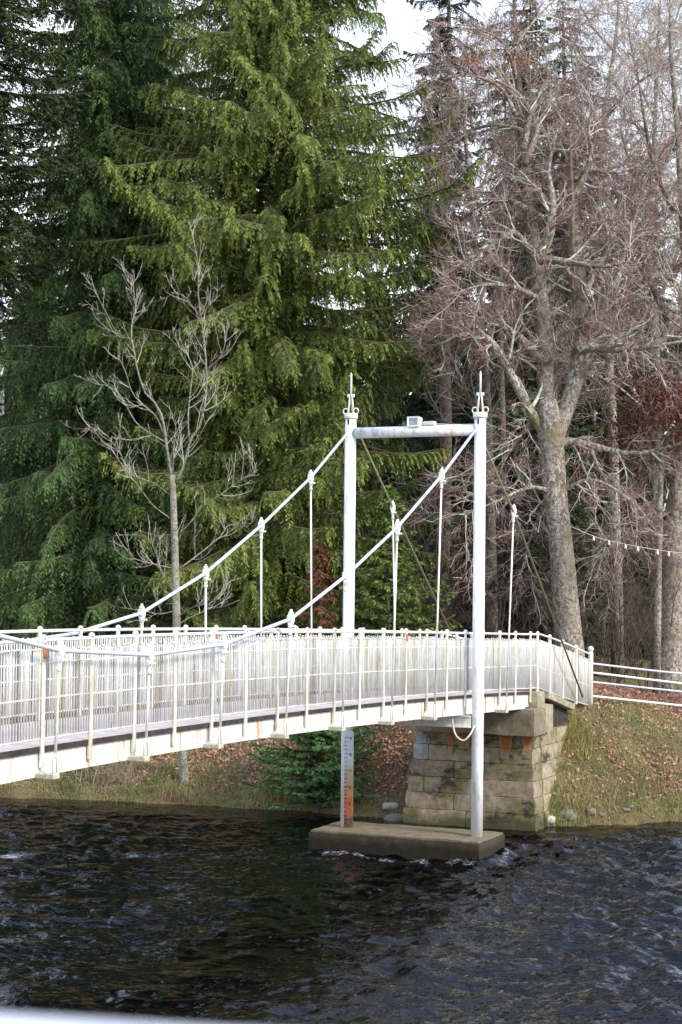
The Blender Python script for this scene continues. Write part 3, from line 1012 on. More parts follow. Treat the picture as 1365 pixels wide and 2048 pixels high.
core.box(uw(19.0, 1.23, (zs[0] - .6) / 2 - .02), D3 * .85, P3 * 1.15, Z3 * ((zs[0] + .6) / 2 - .02)); core.build('core', M['edge'], ab)
zb0, zb1 = on_u(1073, 1462, 17.45)[1], on_u(1073, 1420, 17.45)[1]
mb = MB(); prism_uw(mb, 17.45, 18.25, -.27, 2.52, zs[0] + .002, max(zb1, zs[0] + .3), .02); mb.build('bearing_beam', M['beam'], ab)
ZB = max(zb1, zs[0] + .3)
for wq in (.06, 2.02):
    mb = MB(); prism_uw(mb, 17.7, 17.98, wq - .07, wq + .1, ZB - .002, z_gbot(17.85) - .002 if z_gbot(17.85) > ZB + .01 else ZB + .02, .005); mb.build('bearing_pad', M['dark'], ab)
# end block and wing coping
mb = MB(); prism_uw(mb, 18.02, 18.55, -.16, 2.3, ZB - .05, z_edge(18) - .012, .015); mb.build('end_block', M['concrete'], ab)
mb = MB(); prism_uw(mb, 18.26, 19.1, -.17, .25, zs[0] - .01, ZB + .03, .012); mb.build('pilaster', M['concrete'], ab)
q0 = at(1094, 1384, 37.1); q1 = at(1146, 1408, 38.4)
dq = q1 - q0; dl = np.linalg.norm(dq[:2]); dd = dq / np.linalg.norm(dq); pp = np.array([-dd[1], dd[0], 0]); pp /= np.linalg.norm(pp); up = np.cross(dd, pp)
if up[2] < 0: up = -up
mb = MB(); mb.bevel_box((q0 + q1) / 2 + pp * .2 - up * .07, dd * np.linalg.norm(dq) / 2, pp * .26, up * .07, .012); mb.build('wing_coping', M['concrete'], ab)
mb = MB(); mb.bevel_box((q0 + q1) / 2 + pp * .3 - Z3 * .45, dd * np.linalg.norm(dq) / 2 * .96, pp * .2, Z3 * .30, .02); mb.build('coping_gap', M['edge'], ab)  # near-black block paints in the shaded gap beneath the coping
# rust runs below the bearings
def rust_mat():
    m, nt, b = new_mat('rust_run', .85, .2)
    sep = nt.nodes.new('ShaderNodeSeparateColor'); nt.links.new(attr(nt), sep.inputs[0])
    ad = nt.nodes.new('ShaderNodeMath'); ad.operation = 'MULTIPLY_ADD'; ad.inputs[1].default_value = .8
    nt.links.new(noise(nt, pos(nt, (2, 2, 1)), 7, 6, .65), ad.inputs[0]); nt.links.new(sep.outputs[0], ad.inputs[2])
    f = ramp(nt, ad.outputs[0], [(.45, 0.0), (1.05, .95)])
    g = ramp(nt, noise(nt, pos(nt), 7, 7, .65), [(.25, (.23, .185, .12)), (.75, (.42, .34, .23))])
    nt.links.new(mix(nt, f, g, (.42, .125, .04)), b.inputs['Base Color'])
    bump(nt, b, noise(nt, pos(nt), 14, 7, .7), .6, .02)
    return m
M['rust_run'] = rust_mat()
for (x, y0, y1, wd) in ((1012, 1466, 1516, .15), (1056, 1465, 1510, .12), (903, 1465, 1508, .06), (930, 1465, 1496, .16)):
    wq, za_, _ = on_u(x, y0, 17.98); zb__ = on_u(x, y1, 17.98)[1]
    r_ = np.random.RandomState(int(x)); mb = MB()
    zl = [z for z in np.linspace(za_, zb__, 9)]
    zl = sorted(zl + [zs[1] + .004, zs[1] - .004], reverse=True)
    V, C = [], []
    for z in zl:
        t = (za_ - z) / (za_ - zb__)
        h = wd * (1 - .30 * t) * (.7 + .6 * r_.rand())
        u = 17.966 if z > zs[1] else 17.920
        for q in np.linspace(-1, 1, 7):
            V.append(uw(u, wq + h * q, z)); C.append([max(0, 1 - abs(q) ** 1.5) * (1 - t ** 2 * .9)] * 3)
    n7 = len(zl)
    i7 = (np.arange(n7 - 1)[:, None] * 7 + np.arange(6)[None, :])
    f7 = np.stack([i7, i7 + 1, i7 + 8, i7 + 7], -1).reshape(-1, 4)
    mb.add(np.array(V), [f7], False, np.array(C))
    mb.build('rust_stain', M['rust_run'], ab)

# ------------------------------------------------------------------ fences
def fence(label, name, pts, posts_at):
    th = thing(name, label, 'fence', at(*pts[0][0]))
    rails = []
    for row in pts:
        P = np.array([at(*p) for p in row])
        mb = MB(); mb.tube(P, .026, 8, 12); mb.build('rail', M['paint_clean' if row is pts[-1] else 'cable'] if False else M['fence_mat'], th)
        rails.append(P)
    for s in posts_at:
        t = catmull(rails[0], 50)[int(s * 49)]
        g = float(ground(t[0], t[1]))
        mb = MB(); mb.lathe(np.array([t[0], t[1], g - .3]), [(.035, 0), (.035, t[2] - g + .33), (.04, t[2] - g + .34), (.03, t[2] - g + .38), (.004, t[2] - g + .39)], 12)
        mb.build('post', M['paint'], th)
    return th
M['fence_mat'] = M['paint_clean']
fence('white two rail tube fence along the near edge of the path', 'path_fence',
      [[(1184, 1345, 39.5), (1290, 1358, 40.3), (1380, 1369, 41), (1520, 1388, 42.5)], [(1184, 1392, 39.5), (1290, 1403.5, 40.3), (1380, 1413, 41), (1520, 1428, 42.5)]], [.72])
M['fence_mat'] = M['cable']
fence('grey two rail tube fence along the far edge of the path', 'path_fence',
      [[(1150, 1323, 42.6), (1290, 1339.5, 43.6), (1380, 1349, 44.3), (1520, 1364, 45.5)], [(1150, 1360, 42.6), (1290, 1375.5, 43.6), (1380, 1385, 44.3), (1520, 1399, 45.5)]], [.03, .8])

# foreground parapet, out of focus at the photographer's side
pw = thing('river_parapet', 'blurred pale stone coping of the parapet in front of the camera', 'parapet', (0, 1.0, 3.3))
a = at(0, 2016, 1.25); b = at(560, 2052, 1.205)
dx = (b - a); dx[2] = 0; dx /= np.linalg.norm(dx); nn_ = np.array([-dx[1], dx[0], 0])
cz = (a[2] + b[2]) / 2
slope = (b[2] - a[2]) / np.linalg.norm((b - a)[:2])
dx3 = dx + Z3 * slope; dx3 /= np.linalg.norm(dx3)
mid = (a + b) / 2
mb = MB(); mb.bevel_box(mid - nn_ * .2 - Z3 * .06, dx3 * 4, nn_ * .2, Z3 * .06, .02); mb.build('coping', M['coping'], pw)
mb = MB(); mb.bevel_box(np.array([mid[0], mid[1], mid[2]]) - nn_ * .2 - Z3 * 2.6, dx3 * 3.98, nn_ * .17, Z3 * 2.478, .02); mb.build('wall', M['wallstone'], pw)

# ------------------------------------------------------------------ river
wx = np.unique(np.concatenate([np.linspace(-120, -13, 24), np.arange(-13, 13, .045), np.linspace(13, 120, 24)]))
wy = np.unique(np.concatenate([np.linspace(0.9, 16, 20), np.arange(16, 42.5, .045), np.linspace(42.5, 50, 6)]))
def wave(X, Y):
    fade = np.clip((13.5 - np.abs(X)) / 1.5, 0, 1) * np.clip((Y - 14) / 2, 0, 1)
    near = np.clip((shore(X) - Y) / 2.2, .25, 1)
    wx_ = X + .35 * fbm(X * .5, Y * .5, 2)
    a = .075 * fbm(wx_ * .40 + 3, Y * .62, 2)
    b = .085 * fbm(wx_ * 1.0 + .35 * Y, Y * 1.5 + 7, 4)
    c = .026 * (.5 - np.abs(perlin(wx_ * 1.3 - .3 * Y, Y * 2.1)))
    d = .036 * fbm(wx_ * 2.4, Y * 4.2, 3) + .006 * perlin(wx_ * 5.5, Y * 7)
    patch = .68 + .7 * np.clip(fbm(X * .22 + 5, Y * .3, 3) + .35, 0, 1) + .85 * np.clip((X + .2) / 4, 0, 1)
    # a stronger standing wave downstream and beside the pier
    z = (a + (b + c + d) * patch) * fade * near
    u = (X - O0[0]) * D[0] + (Y - O0[1]) * D[1]; v = (X - O0[0]) * Pn[0] + (Y - O0[1]) * Pn[1]
    z = z + .06 * np.exp(-((u - 13.1) / .16) ** 2) * np.clip((v + .8) * 3, 0, 1) * np.clip((3.2 - v) * 2, 0, 1) * (.6 + .8 * perlin(X * 3, Y * 3))
    z = z + .12 * np.exp(-((v + .72) / .14) ** 2 - ((u - 13.9) / .7) ** 2)
    return z
def foam_and_glints(X, Y, Z):
    u = (X - O0[0]) * D[0] + (Y - O0[1]) * D[1]; v = (X - O0[0]) * Pn[0] + (Y - O0[1]) * Pn[1]
    inx = np.clip((v + .9) * 2.5, 0, 1)
    f = .33 * np.exp(-((u - 13.03) / .28) ** 2) * inx * np.clip((3.0 - v) * 1.5, 0, 1) * (.75 + .6 * fbm(X * 2, Y * 2, 2))
    line = 31.55 + .25 * fbm(X * .35, 2.0, 3) - .03 * X          # streak of broken water trailing downstream (to the left)
    f = np.maximum(f, .29 * np.exp(-((Y - line) / .5) ** 2) * np.clip((1.2 - X) * .8, 0, 1) * (.7 + 1.0 * fbm(X * 1.1, Y * 1.7, 3)))
    f = np.maximum(f, .30 * np.exp(-((v + .78) / .12) ** 2 - ((u - 14.0) / .6) ** 2))
    f = np.maximum(f, .22 * np.clip(fbm(X * .6 + 9, Y * .9, 3) * 2.2 - .15, 0, 1) * np.clip((2 - X) / 3, .25, 1))  # scattered flecks, denser to the left: sky glints painted into the water colour
    f = np.maximum(f, .10 * np.clip(Z * 16, 0, 1))
    return np.stack([f, f * 0, f * 0], -1).reshape(-1, 3)
tag(sheet('river', wx, wy, wave, M['water'], foam_and_glints), kind='structure')

#@@PLANTS@@
# ------------------------------------------------------------------ conifers
def nrm(v):
    return v / (np.linalg.norm(v, axis=-1, keepdims=True) + 1e-12)

def conifer_geo(r, base, H, rad, bare, per_m, cd, cl, droop=.5, rise=.15, tip=.25, lat=.9, lat_sp=.09, pend=.7, blade=(.15, .048), J=9, tr=.3, lean=(0, 0),
                crown=None, trunk=None, az_bias=None, wood=(.11, .075, .055), sides=10):
    crown = crown or MB(); trunk = trunk or MB()
    base = np.asarray(base, float)
    zz = np.linspace(0, H, 14)
    tp = np.c_[base[0] + lean[0] * zz / H + .06 * np.sin(zz * .5 + r.uniform(0, 6)), base[1] + lean[1] * zz / H, base[2] - .3 + zz]
    trunk.tube(tp, tr * (1 - zz / H * .93), sides)
    nb = int((H - bare) * per_m)
    z0 = bare + (H - bare) * (np.arange(nb) + r.uniform(0, 1, nb)) / nb
    az = np.arange(nb) * 2.39996 + r.uniform(-.5, .5, nb)
    L = rad(z0) * r.uniform(.68, 1.14, nb)
    L = np.where(r.uniform(0, 1, nb) < .12, L * .55, L)
    if az_bias is not None:
        L = L * az_bias(az, z0)
    ok = L > .12
    z0, az, L = z0[ok], az[ok], L[ok]; nb = len(L)
    br_d = droop * r.uniform(.7, 1.3, nb); br_r = rise * r.uniform(.4, 1.6, nb); br_t = tip * r.uniform(.5, 1.4, nb)
    wob = r.uniform(-.35, .35, nb)
    tx = np.interp(z0, zz, tp[:, 0]); ty = np.interp(z0, zz, tp[:, 1])
    shade = r.uniform(-.25, .25, nb)
    def bp(k, s):
        a = az[k] + wob[k] * s * s
        rr = L[k] * s * (1 - .05 * s)
        return np.stack([tx[k] + rr * np.cos(a), ty[k] + rr * np.sin(a), base[2] + z0[k] + L[k] * (br_r[k] * s - br_d[k] * s ** 2 + br_t[k] * s ** 4)], -1)
    K = 7
    S_ = np.linspace(0, 1, K)[None, :].repeat(nb, 0)
    kk = np.arange(nb)[:, None].repeat(K, 1)
    P = bp(kk, S_)
    R = np.maximum(.010 + .012 * L[:, None] * (1 - S_ * .92), .005)
    crown.tubes(P, R, 4, np.asarray(wood, float) * r.uniform(.7, 1.4, (nb, 1)), cap=False)
    # side sprays
    nl = np.maximum((L * .93 / lat_sp).astype(int), 4)
    k = np.repeat(np.arange(nb), nl)
    first = np.cumsum(nl) - nl
    j = np.arange(len(k)) - first[k]
    s = .07 + .93 * (j + r.uniform(0, 1, len(k))) / nl[k]
    side = np.where(j % 2 == 0, 1.0, -1.0)
    p0 = bp(k, s); tg = nrm(bp(k, np.minimum(s + .03, 1.05)) - bp(k, np.maximum(s - .03, 0)))
    up = np.array([0, 0, 1.0])
    sd = nrm(np.cross(tg, up)); upn = np.cross(sd, tg)
    ang = np.radians(r.uniform(28, 75, len(k))) * (1 - .45 * s)
    d = nrm(tg * np.cos(ang)[:, None] + sd * (side * np.sin(ang))[:, None] + upn * r.uniform(-.15, .2, len(k))[:, None])
    ll = lat * (.30 + .70 * (1 - s) ** .7) * np.clip(L[k] / 2.2, .3, 1.15) * r.uniform(.55, 1.2, len(k))
    pn = pend * r.uniform(.5, 1.5, len(k))
    def lp(i, t):
        return p0[i] + d[i] * (ll[i] * t * (1 - .25 * pn[i] * t))[:, None] - up * (ll[i] * pn[i] * t ** 2)[:, None]
    n = len(k)
    Jn = np.full(n, J)
    i = np.repeat(np.arange(n), J * 2)
    q = np.tile(np.arange(J * 2), n)
    t = ((q // 2) + r.uniform(.1, .9, len(q))) / J
    sg = np.where(q % 2 == 0, 1.0, -1.0)
    p = lp(i, t); tt = nrm(lp(i, t + .05) - lp(i, t - .05))
    sv = nrm(np.cross(tt, up) + 1e-6)
    b = nrm(tt * r.uniform(.35, 1.0, len(q))[:, None] + sv * (sg * r.uniform(.3, .9, len(q)))[:, None] - up * r.uniform(-.05, .55, len(q))[:, None])
    bl = blade[0] * r.uniform(.6, 1.35, len(q)) * (1.05 - .35 * t)
    wv_ = nrm(np.cross(b, r.normal(0, 1, (len(q), 3))))
    hw = (blade[1] * .5 * r.uniform(.7, 1.3, len(q)))[:, None] * wv_
    V = np.stack([p, p + b * (bl * .45)[:, None] + hw, p + b * bl[:, None], p + b * (bl * .5)[:, None] - hw], 1).reshape(-1, 3)
    m = len(q)
    f = np.arange(m)[:, None] * 4 + np.arange(4)[None, :]
    cm = np.clip(.42 + shade[k][i] + .28 * (r.uniform(-1, 1, n))[i] + .18 * r.uniform(-1, 1, m) + .25 * (t - .5), 0, 1)[:, None]
    c = np.asarray(cd)[None] * (1 - cm) + np.asarray(cl)[None] * cm
    yel = (r.uniform(0, 1, n) < .03)[i][:, None]
    c = np.where(yel, c * np.array([1.35, 1.1, .9]), c)
    crown.add(V, [f], False, np.repeat(c, 4, axis=0))
    return crown, trunk

def gz(X, Y):
    return float(ground(X, Y))
def conifer(name, label, px, Y, **kw):
    x = at(px, 1250, Y)[0]
    base = np.array([x, Y, gz(x, Y)])
    r = np.random.default_rng(kw.pop('seed'))
    grp = kw.pop('group', None); bk = kw.pop('bark', M['bark_conifer'])
    th = thing(name, label, kw.pop('cat', 'tree'), base, grp)
    c, t = conifer_geo(r, base, **kw)
    c.build('crown', M['needles'], th); t.build('trunk', bk, th)
    return th
def prof(*pts):
    a = np.array(pts, float)
    return lambda z: np.interp(z, a[:, 0], a[:, 1])

conifer('spruce_tree', 'broad mid green spruce with drooping sprays rising behind the left tower post', 535, 49, seed=11, H=31, bare=.8, per_m=25, wood=(.15, .115, .075),
        rad=prof((0, 4.6), (5, 4.8), (9, 4.6), (11.5, 5.4), (13.5, 5.8), (15.2, 5.0), (17, 3.9), (19, 3.2), (22, 2.6), (27, 1.4), (31, .2)),
        cd=(.066, .098, .023), cl=(.285, .350, .080), lat=.85, lat_sp=.07, pend=1.0, blade=(.15, .036), J=14, tr=.36, droop=.45, rise=.2)
conifer('hemlock_tree', 'large blue green hemlock with weeping branch tips at the left behind the bridge', 205, 51, seed=12, H=25, bare=.5, per_m=21, wood=(.13, .10, .07),
        rad=prof((0, 4.6), (6, 4.5), (10, 3.9), (14, 3.2), (17, 2.6), (21, 1.6), (25, .2)),
        cd=(.034, .070, .022), cl=(.150, .245, .072), lat=1.0, lat_sp=.075, pend=1.2, blade=(.16, .036), J=13, tr=.38, droop=.42, rise=.2, tip=.1)
conifer('weeping_spruce_tree', 'olive green weeping spruce filling the top left behind the hemlock', 262, 58, seed=13, H=32, bare=9, per_m=13,
        rad=prof((0, 3), (12, 4.0), (18, 3.9), (22, 3.2), (27, 2.0), (32, .2)),
        cd=(.056, .088, .027), cl=(.22, .29, .085), lat=1.3, pend=1.2, tr=.38, droop=.5, rise=.15, tip=.05)
conifer('fir_tree', 'very dark tall fir with bare inner limbs at the left edge of the view', -52, 47.5, seed=14, H=25, bare=11.0, per_m=16,
        rad=prof((0, 1.4), (11, 1.7), (14, 2.8), (18, 3.0), (22, 2.0), (25, .3)),
        cd=(.022, .034, .012), cl=(.085, .120, .038), lat=1.0, lat_sp=.075, pend=.45, tr=.42, droop=.15, rise=.1, tip=.15, wood=(.07, .055, .045))
conifer('spruce_tree', 'tall thin crowned spruce whose long bare dark trunk stands right of the portal crossbeam', 886, 60, seed=15, H=28, bare=17, per_m=7,
        rad=prof((0, .8), (17, .9), (21, 1.5), (25, 1.0), (28, .3)), cd=(.012, .028, .012), cl=(.05, .085, .034), lat=.8, pend=.6, tr=.27)
conifer('spruce_tree', 'tall dark spruce standing behind the top of the lichen covered beech', 1120, 68, seed=16, H=27, bare=10, per_m=7,
        rad=prof((0, 2.5), (10, 3.2), (18, 3.4), (23, 1.8), (27, .3)), cd=(.012, .028, .012), cl=(.05, .085, .034), lat=.9, pend=.6, tr=.36)
conifer('spruce_tree', 'dark reddish trunked spruce between the right tower post and the beech trunk', 1000, 57, seed=17, H=21, bare=17, per_m=6,
        rad=prof((0, 1.5), (17, 1.6), (20, 1.6), (24, .3)), cd=(.012, .028, .012), cl=(.05, .085, .034), lat=.8, pend=.6, tr=.18)
conifer('spruce_tree', 'full dark green spruce hidden behind the twigs of the big beech', 1050, 66, seed=25, H=25, bare=.5, per_m=11,
        rad=prof((0, 3.6), (8, 3.4), (15, 2.6), (20, 1.6), (25, .2)), cd=(.022, .042, .017), cl=(.085, .14, .05), lat=1.0, lat_sp=.12, pend=.7, tr=.25, blade=(.2, .07))
conifer('spruce_tree', 'dark full skirted spruce far back between the beech and the right edge', 1260, 72, seed=26, H=20, bare=.5, per_m=11,
        rad=prof((0, 3.4), (8, 3.0), (14, 2.0), (20, .2)), cd=(.022, .040, .017), cl=(.08, .13, .048), lat=1.0, lat_sp=.12, pend=.7, tr=.25, blade=(.2, .07))
conifer('spruce_tree', 'shaded spruce standing back between the portal and the long bare trunk', 872, 70, seed=27, H=25, bare=.5, per_m=12,
        rad=prof((0, 3.4), (8, 3.0), (14, 2.6), (20, 1.8), (25, .2)), cd=(.02, .038, .017), cl=(.075, .12, .045), lat=1.0, lat_sp=.12, pend=.7, tr=.25, blade=(.2, .07))
conifer('young_spruce_tree', 'small bright green spruce standing behind the railing between the two towers', 778, 45.2, seed=18, H=5.2, bare=.2, per_m=28,
        rad=prof((0, 1.9), (2.0, 1.6), (3.5, .8), (5.2, .05)), cd=(.055, .088, .02), cl=(.23, .31, .07), lat=.55, pend=.35, tr=.08, droop=.2, J=8)
conifer('yew_tree', 'dark broad yew low down behind the right tower post', 1040, 55, seed=19, H=7.5, bare=.2, per_m=26,
        rad=prof((0, 2.6), (3, 2.8), (5.5, 1.9), (7.5, .3)), cd=(.008, .02, .008), cl=(.03, .055, .02), lat=.8, pend=.5, tr=.2)
conifer('dead_spruce_tree', 'small dead spruce with rusty brown needles beside the left tower post', 640, 44.3, seed=20, H=3.9, bare=.4, per_m=14,
        rad=prof((0, .7), (2, .65), (3.9, .1)), cd=(.10, .04, .018), cl=(.24, .095, .04), lat=.5, pend=.9, tr=.06, J=6)
# low spreading conifer at the water's edge under the bridge
conifer('riverside_spruce_shrub', 'dense dark green young spruce leaning over the water below the bridge', 646, 38.15, seed=21, H=2.75, bare=.05, per_m=62, cat='shrub',
        rad=prof((0, 1.55), (.8, 1.6), (1.7, 1.2), (2.75, .35)), cd=(.06, .145, .045), cl=(.23, .44, .13), lat=.42, lat_sp=.06, pend=.3, blade=(.085, .026), J=8, tr=.05, droop=.28, rise=.25, tip=.2)

# the far wood: many conifers that read as one dark mass
r = np.random.default_rng(31)
wc, wt = MB(), MB()
for kx in range(96):
    px = -450 + 2300 * ((kx * 41 % 96) + r.uniform(-.4, .4)) / 95
    Y = r.uniform(72, 112)
    hmax = (1175 - np.interp(px, [-500, 100, 300, 600, 800, 880, 1000, 1400, 1900], [330, 380, 560, 720, 420, 340, 320, 380, 380])) / F * Y + 4.9 - 2.5
    H = hmax * r.uniform(.6, 1.12)
    x = at(px, 1200, Y)[0]
    conifer_geo(r, (x, Y, gz(x, Y)), H, prof((0, 3.0), (H * .4, 2.6), (H, .2)), .3, 6, (.010, .019, .010), (.042, .060, .028), lat=1.2, lat_sp=.22, pend=.6,
                blade=(.42, .16), J=5, tr=.25, crown=wc, trunk=wc, sides=5)
tag(wc.build('woodland', M['needles'], None), 'dark conifer wood in the far background', 'woodland', kind='stuff')

# ------------------------------------------------------------------ bare broadleaf trees
def children(r, P, R, nper, t0=.15, t1=1.0, length=1.0, thick=.03, lvar=.4, a0=25, a1=65, K=6, up=.2, wig=.12, rr=.5, taper=.85, rmin=.004, flat=0.0, fall=.45):
    """side shoots of a batch of branches (N,K,3)"""
    N, Kp, _ = P.shape
    i = np.repeat(np.arange(N), nper)
    n = len(i)
    t = t0 + (t1 - t0) * r.uniform(0, 1, n) ** .85
    f = t * (Kp - 1); a = np.minimum(f.astype(int), Kp - 2); u = (f - a)[:, None]
    p = P[i, a] * (1 - u) + P[i, a + 1] * u
    rad = R[i, a] * (1 - u[:, 0]) + R[i, a + 1] * u[:, 0]
    tg = nrm(P[i, a + 1] - P[i, a])
    rv = r.normal(0, 1, (n, 3)); rv[:, 2] *= (1 - flat)
    sd = nrm(rv - (rv * tg).sum(1, keepdims=True) * tg)
    an = np.radians(r.uniform(a0, a1, n))[:, None]
    d = tg * np.cos(an) + sd * np.sin(an)
    L = (length[i] if np.ndim(length) else length) * (1 - fall * t) * r.uniform(1 - lvar, 1 + lvar, n)
    pts = [p]
    for k in range(K - 1):
        d = nrm(d + r.normal(0, wig, (n, 3)) + np.array([0, 0, up / (K - 1)]))
        pts.append(pts[-1] + d * (L / (K - 1))[:, None])
    Q = np.stack(pts, 1)
    r0 = np.maximum(np.minimum(rad * rr * r.uniform(.7, 1.2, n), L * thick), rmin)
    Rq = r0[:, None] * np.linspace(1, 1 - taper, K)[None, :]
    return Q, np.maximum(Rq, rmin * .6), L

def limbs_from_px(lims, Y, scale, r, depth=0.0, K=16):
    """each limb: list of (px, py, radius_m[, dY]); depth = how far limbs spread toward or away from the viewer"""
    P, R = [], []
    for li, l in enumerate(lims):
        dy_end = r.uniform(-depth, depth) if li else 0
        pts = []
        for k, q in enumerate(l):
            dy = q[3] if len(q) > 3 else dy_end * (k / max(1, len(l) - 1))
            pts.append([*at(q[0], q[1], Y + dy), q[2]])
        Q = catmull(np.array(pts), K)
        P.append(Q[:, :3]); R.append(np.maximum(Q[:, 3], .008))
    return np.array(P), np.array(R)

GREY = np.array([.41, .37, .32]); LICH = np.array([.60, .60, .48]); RED = np.array([.30, .165, .155]); BRN = np.array([.30, .235, .185])
def twigcol(r, n, wr, wl):
    """mixture of reddish, brown, grey and lichen grey-green twigs"""
    u = r.uniform(0, 1, n)
    c = np.where((u < wr)[:, None], RED, np.where((u < wr + .25)[:, None], BRN, np.where((u > 1 - wl)[:, None], LICH, GREY)))
    return c * r.uniform(.7, 1.25, (n, 1))

def bare_tree(name, label, lims, Y, seed, bark_m, group=None, n2=2.0, l2=2.2, n3=3.2, l3=1.0, n4=5.5, l4=.5, wr=.35, wl=.25, depth=2.0, up=.25, cat='tree', rmin=.0055, skip=1, thick=.03, n5=0, l5=.3, a=(30, 70), front=1.0, wg=1.0):
    r = np.random.default_rng(seed)
    P, R = limbs_from_px(lims, Y, 1, r, depth)
    x, y = P[0, 0, 0], P[0, 0, 1]
    base = np.array([x, y, gz(x, y)])
    P[0, 0, 2] = min(P[0, 0, 2], base[2] - .2)
    th = thing(name, label, cat, base, group)
    mb = MB()
    mb.tubes(P[:1], R[:1], 16)
    mb.build('trunk', bark_m, th)
    if len(P) > 1:
        for q in range(1, len(P)):
            mb = MB(); mb.tubes(P[q:q + 1], R[q:q + 1], 11); mb.build('limb', bark_m, th)
    Ls = np.linalg.norm(np.diff(P, axis=1), axis=2).sum(1)
    mb = MB()
    nper = np.maximum((Ls * n2).astype(int), 2)
    if skip: nper[0] = int(Ls[0] * n2 * .12)
    P2, R2, L2 = children(r, P, R, nper, .10, 1, l2, thick, .5, *a, K=8, up=up, wig=.20 * wg, rr=.42, rmin=rmin * 1.7)
    if front < 1:
        dv = P2[:, -1] - P2[:, 0]
        k = np.where(dv[:, 1] < -.15 * L2, front, 1.0)
        P2 = P2[:, :1] + (P2 - P2[:, :1]) * k[:, None, None]; L2 = L2 * k
    c2 = twigcol(r, len(P2), .05, .4)
    mb.tubes(P2, R2, 5, c2, cap=False)
    n = np.maximum((L2 * n3).astype(int), 2)
    P3, R3, L3 = children(r, P2, R2, n, .12, 1, np.maximum(l3 * np.clip(L2 / l2, .5, 1.3), .2), thick, .5, 25, 60, K=6, up=up * .7, wig=.17 * wg, rr=.6, rmin=rmin * 1.2)
    mb.tubes(P3, R3, 4, twigcol(r, len(P3), wr * .5, wl + .1), cap=False)
    n = np.maximum((L3 * n4).astype(int), 2)
    P4, R4, L4 = children(r, P3, R3, n, .1, 1, np.maximum(l4 * np.clip(L3 / l3, .5, 1.3), .1), thick, .5, 22, 52, K=4, up=up * .5, wig=.14 * wg, rr=.65, rmin=rmin)
    mb.tubes(P4, R4, 3, twigcol(r, len(P4), wr, wl), cap=False)
    if n5:
        n = np.maximum((L4 * n5).astype(int), 1)
        P5, R5, L5 = children(r, P4, R4, n, .15, 1, l5, thick, .5, 20, 48, K=3, up=up * .4, wig=.08, rr=.8, rmin=rmin * .8)
        mb.tubes(P5, R5, 3, twigcol(r, len(P5), wr * 1.25, wl * .7), cap=False)
    mb.build('crown', M['twig'], th)
    return th, P, R, (P3, P4)

# the big lichen covered beech
beech = [
    [(1143, 1330, .42), (1135, 1250, .365), (1125, 1120, .33), (1112, 1000, .32), (1103, 900, .35), (1100, 840, .33), (1096, 800, .22)],
    [(1102, 880, .24), (1092, 790, .22), (1090, 690, .24), (1078, 580, .23), (1068, 490, .20), (1053, 385, .175), (1046, 270, .14), (1036, 150, .085), (1030, 40, .055), (1026, -70, .03)],
    [(1106, 890, .24), (1134, 815, .22), (1158, 730, .24), (1162, 630, .24), (1152, 520, .22), (1147, 400, .20), (1143, 300, .16), (1141, 262, .11)],
    [(1074, 525, .17, 0), (1098, 470, .14, -.3), (1106, 405, .10, -.5), (1098, 340, .05, -.6), (1112, 270, .035, -.7)],
    [(1073, 512, .14, 0), (1050, 490, .11, -.2), (1031, 467, .095, -.4), (1012, 470, .07, -.7), (985, 492, .04, -.9), (960, 500, .02, -1.1)],
    [(1076, 520, .14, 0), (1110, 520, .10, -.5), (1160, 528, .075, -.9), (1214, 532, .05, -1.2), (1262, 522, .02, -1.4)],
    [(1094, 880, .14), (1064, 826, .125), (1034, 772, .12), (1008, 722, .105), (980, 682, .11), (952, 668, .075), (915, 672, .05), (880, 690, .02)],
    [(1088, 720, .16), (1062, 698, .125), (1036, 671, .10), (995, 649, .075), (950, 645, .06), (918, 660, .045), (906, 690, .03), (870, 720, .012)],
    [(1110, 890, .17), (1140, 884, .13), (1185, 892, .10), (1255, 907, .075), (1313, 900, .055), (1380, 880, .03)],
    [(1158, 700, .16), (1175, 694, .12), (1235, 699, .09), (1292, 694, .07), (1350, 686, .045), (1420, 670, .02)],
    [(1160, 648, .16), (1197, 637, .13), (1218, 592, .11), (1235, 560, .09), (1250, 500, .06), (1272, 430, .04), (1290, 350, .02)],
    [(1050, 330, .10), (1075, 262, .07), (1062, 225, .06), (1040, 190, .05), (1000, 165, .035), (950, 160, .02)],
    [(1048, 300, .08), (1064, 225, .065), (1092, 195, .05), (1130, 165, .03), (1180, 150, .015)],
    [(1032, 230, .07), (1005, 180, .05), (960, 155, .035), (905, 150, .015)],
    [(1146, 395, .11), (1170, 350, .07), (1182, 300, .055), (1178, 255, .04), (1200, 180, .02)],
    [(1148, 360, .09), (1182, 340, .06), (1230, 345, .04), (1290, 330, .02)],
    [(1044, 260, .06), (990, 250, .05), (930, 265, .03), (870, 300, .012)],
    [(1060, 420, .09), (1010, 400, .06), (950, 420, .045), (890, 470, .015)],
    [(1080, 600, .10), (1030, 575, .06), (970, 570, .045), (900, 590, .015)],
    [(1164, 600, .09), (1220, 500, .06), (1290, 470, .04), (1370, 480, .02)],
    [(1108, 985, .08), (1060, 975, .05), (1000, 1000, .035), (930, 1030, .012)],
    [(1118, 985, .08), (1180, 960, .05), (1240, 985, .035), (1300, 1040, .012)],
    [(1094, 800, .08), (1050, 860, .05), (1010, 920, .035), (985, 1000, .012)],
    [(1112, 960, .07), (1085, 1020, .045), (1060, 1080, .03), (1040, 1160, .01)],
    [(1034, 160, .05), (1010, 90, .04), (960, 60, .025), (900, 60, .01)],
    [(1032, 90, .04), (1070, 40, .03), (1110, 0, .02), (1150, -40, .01)],
]
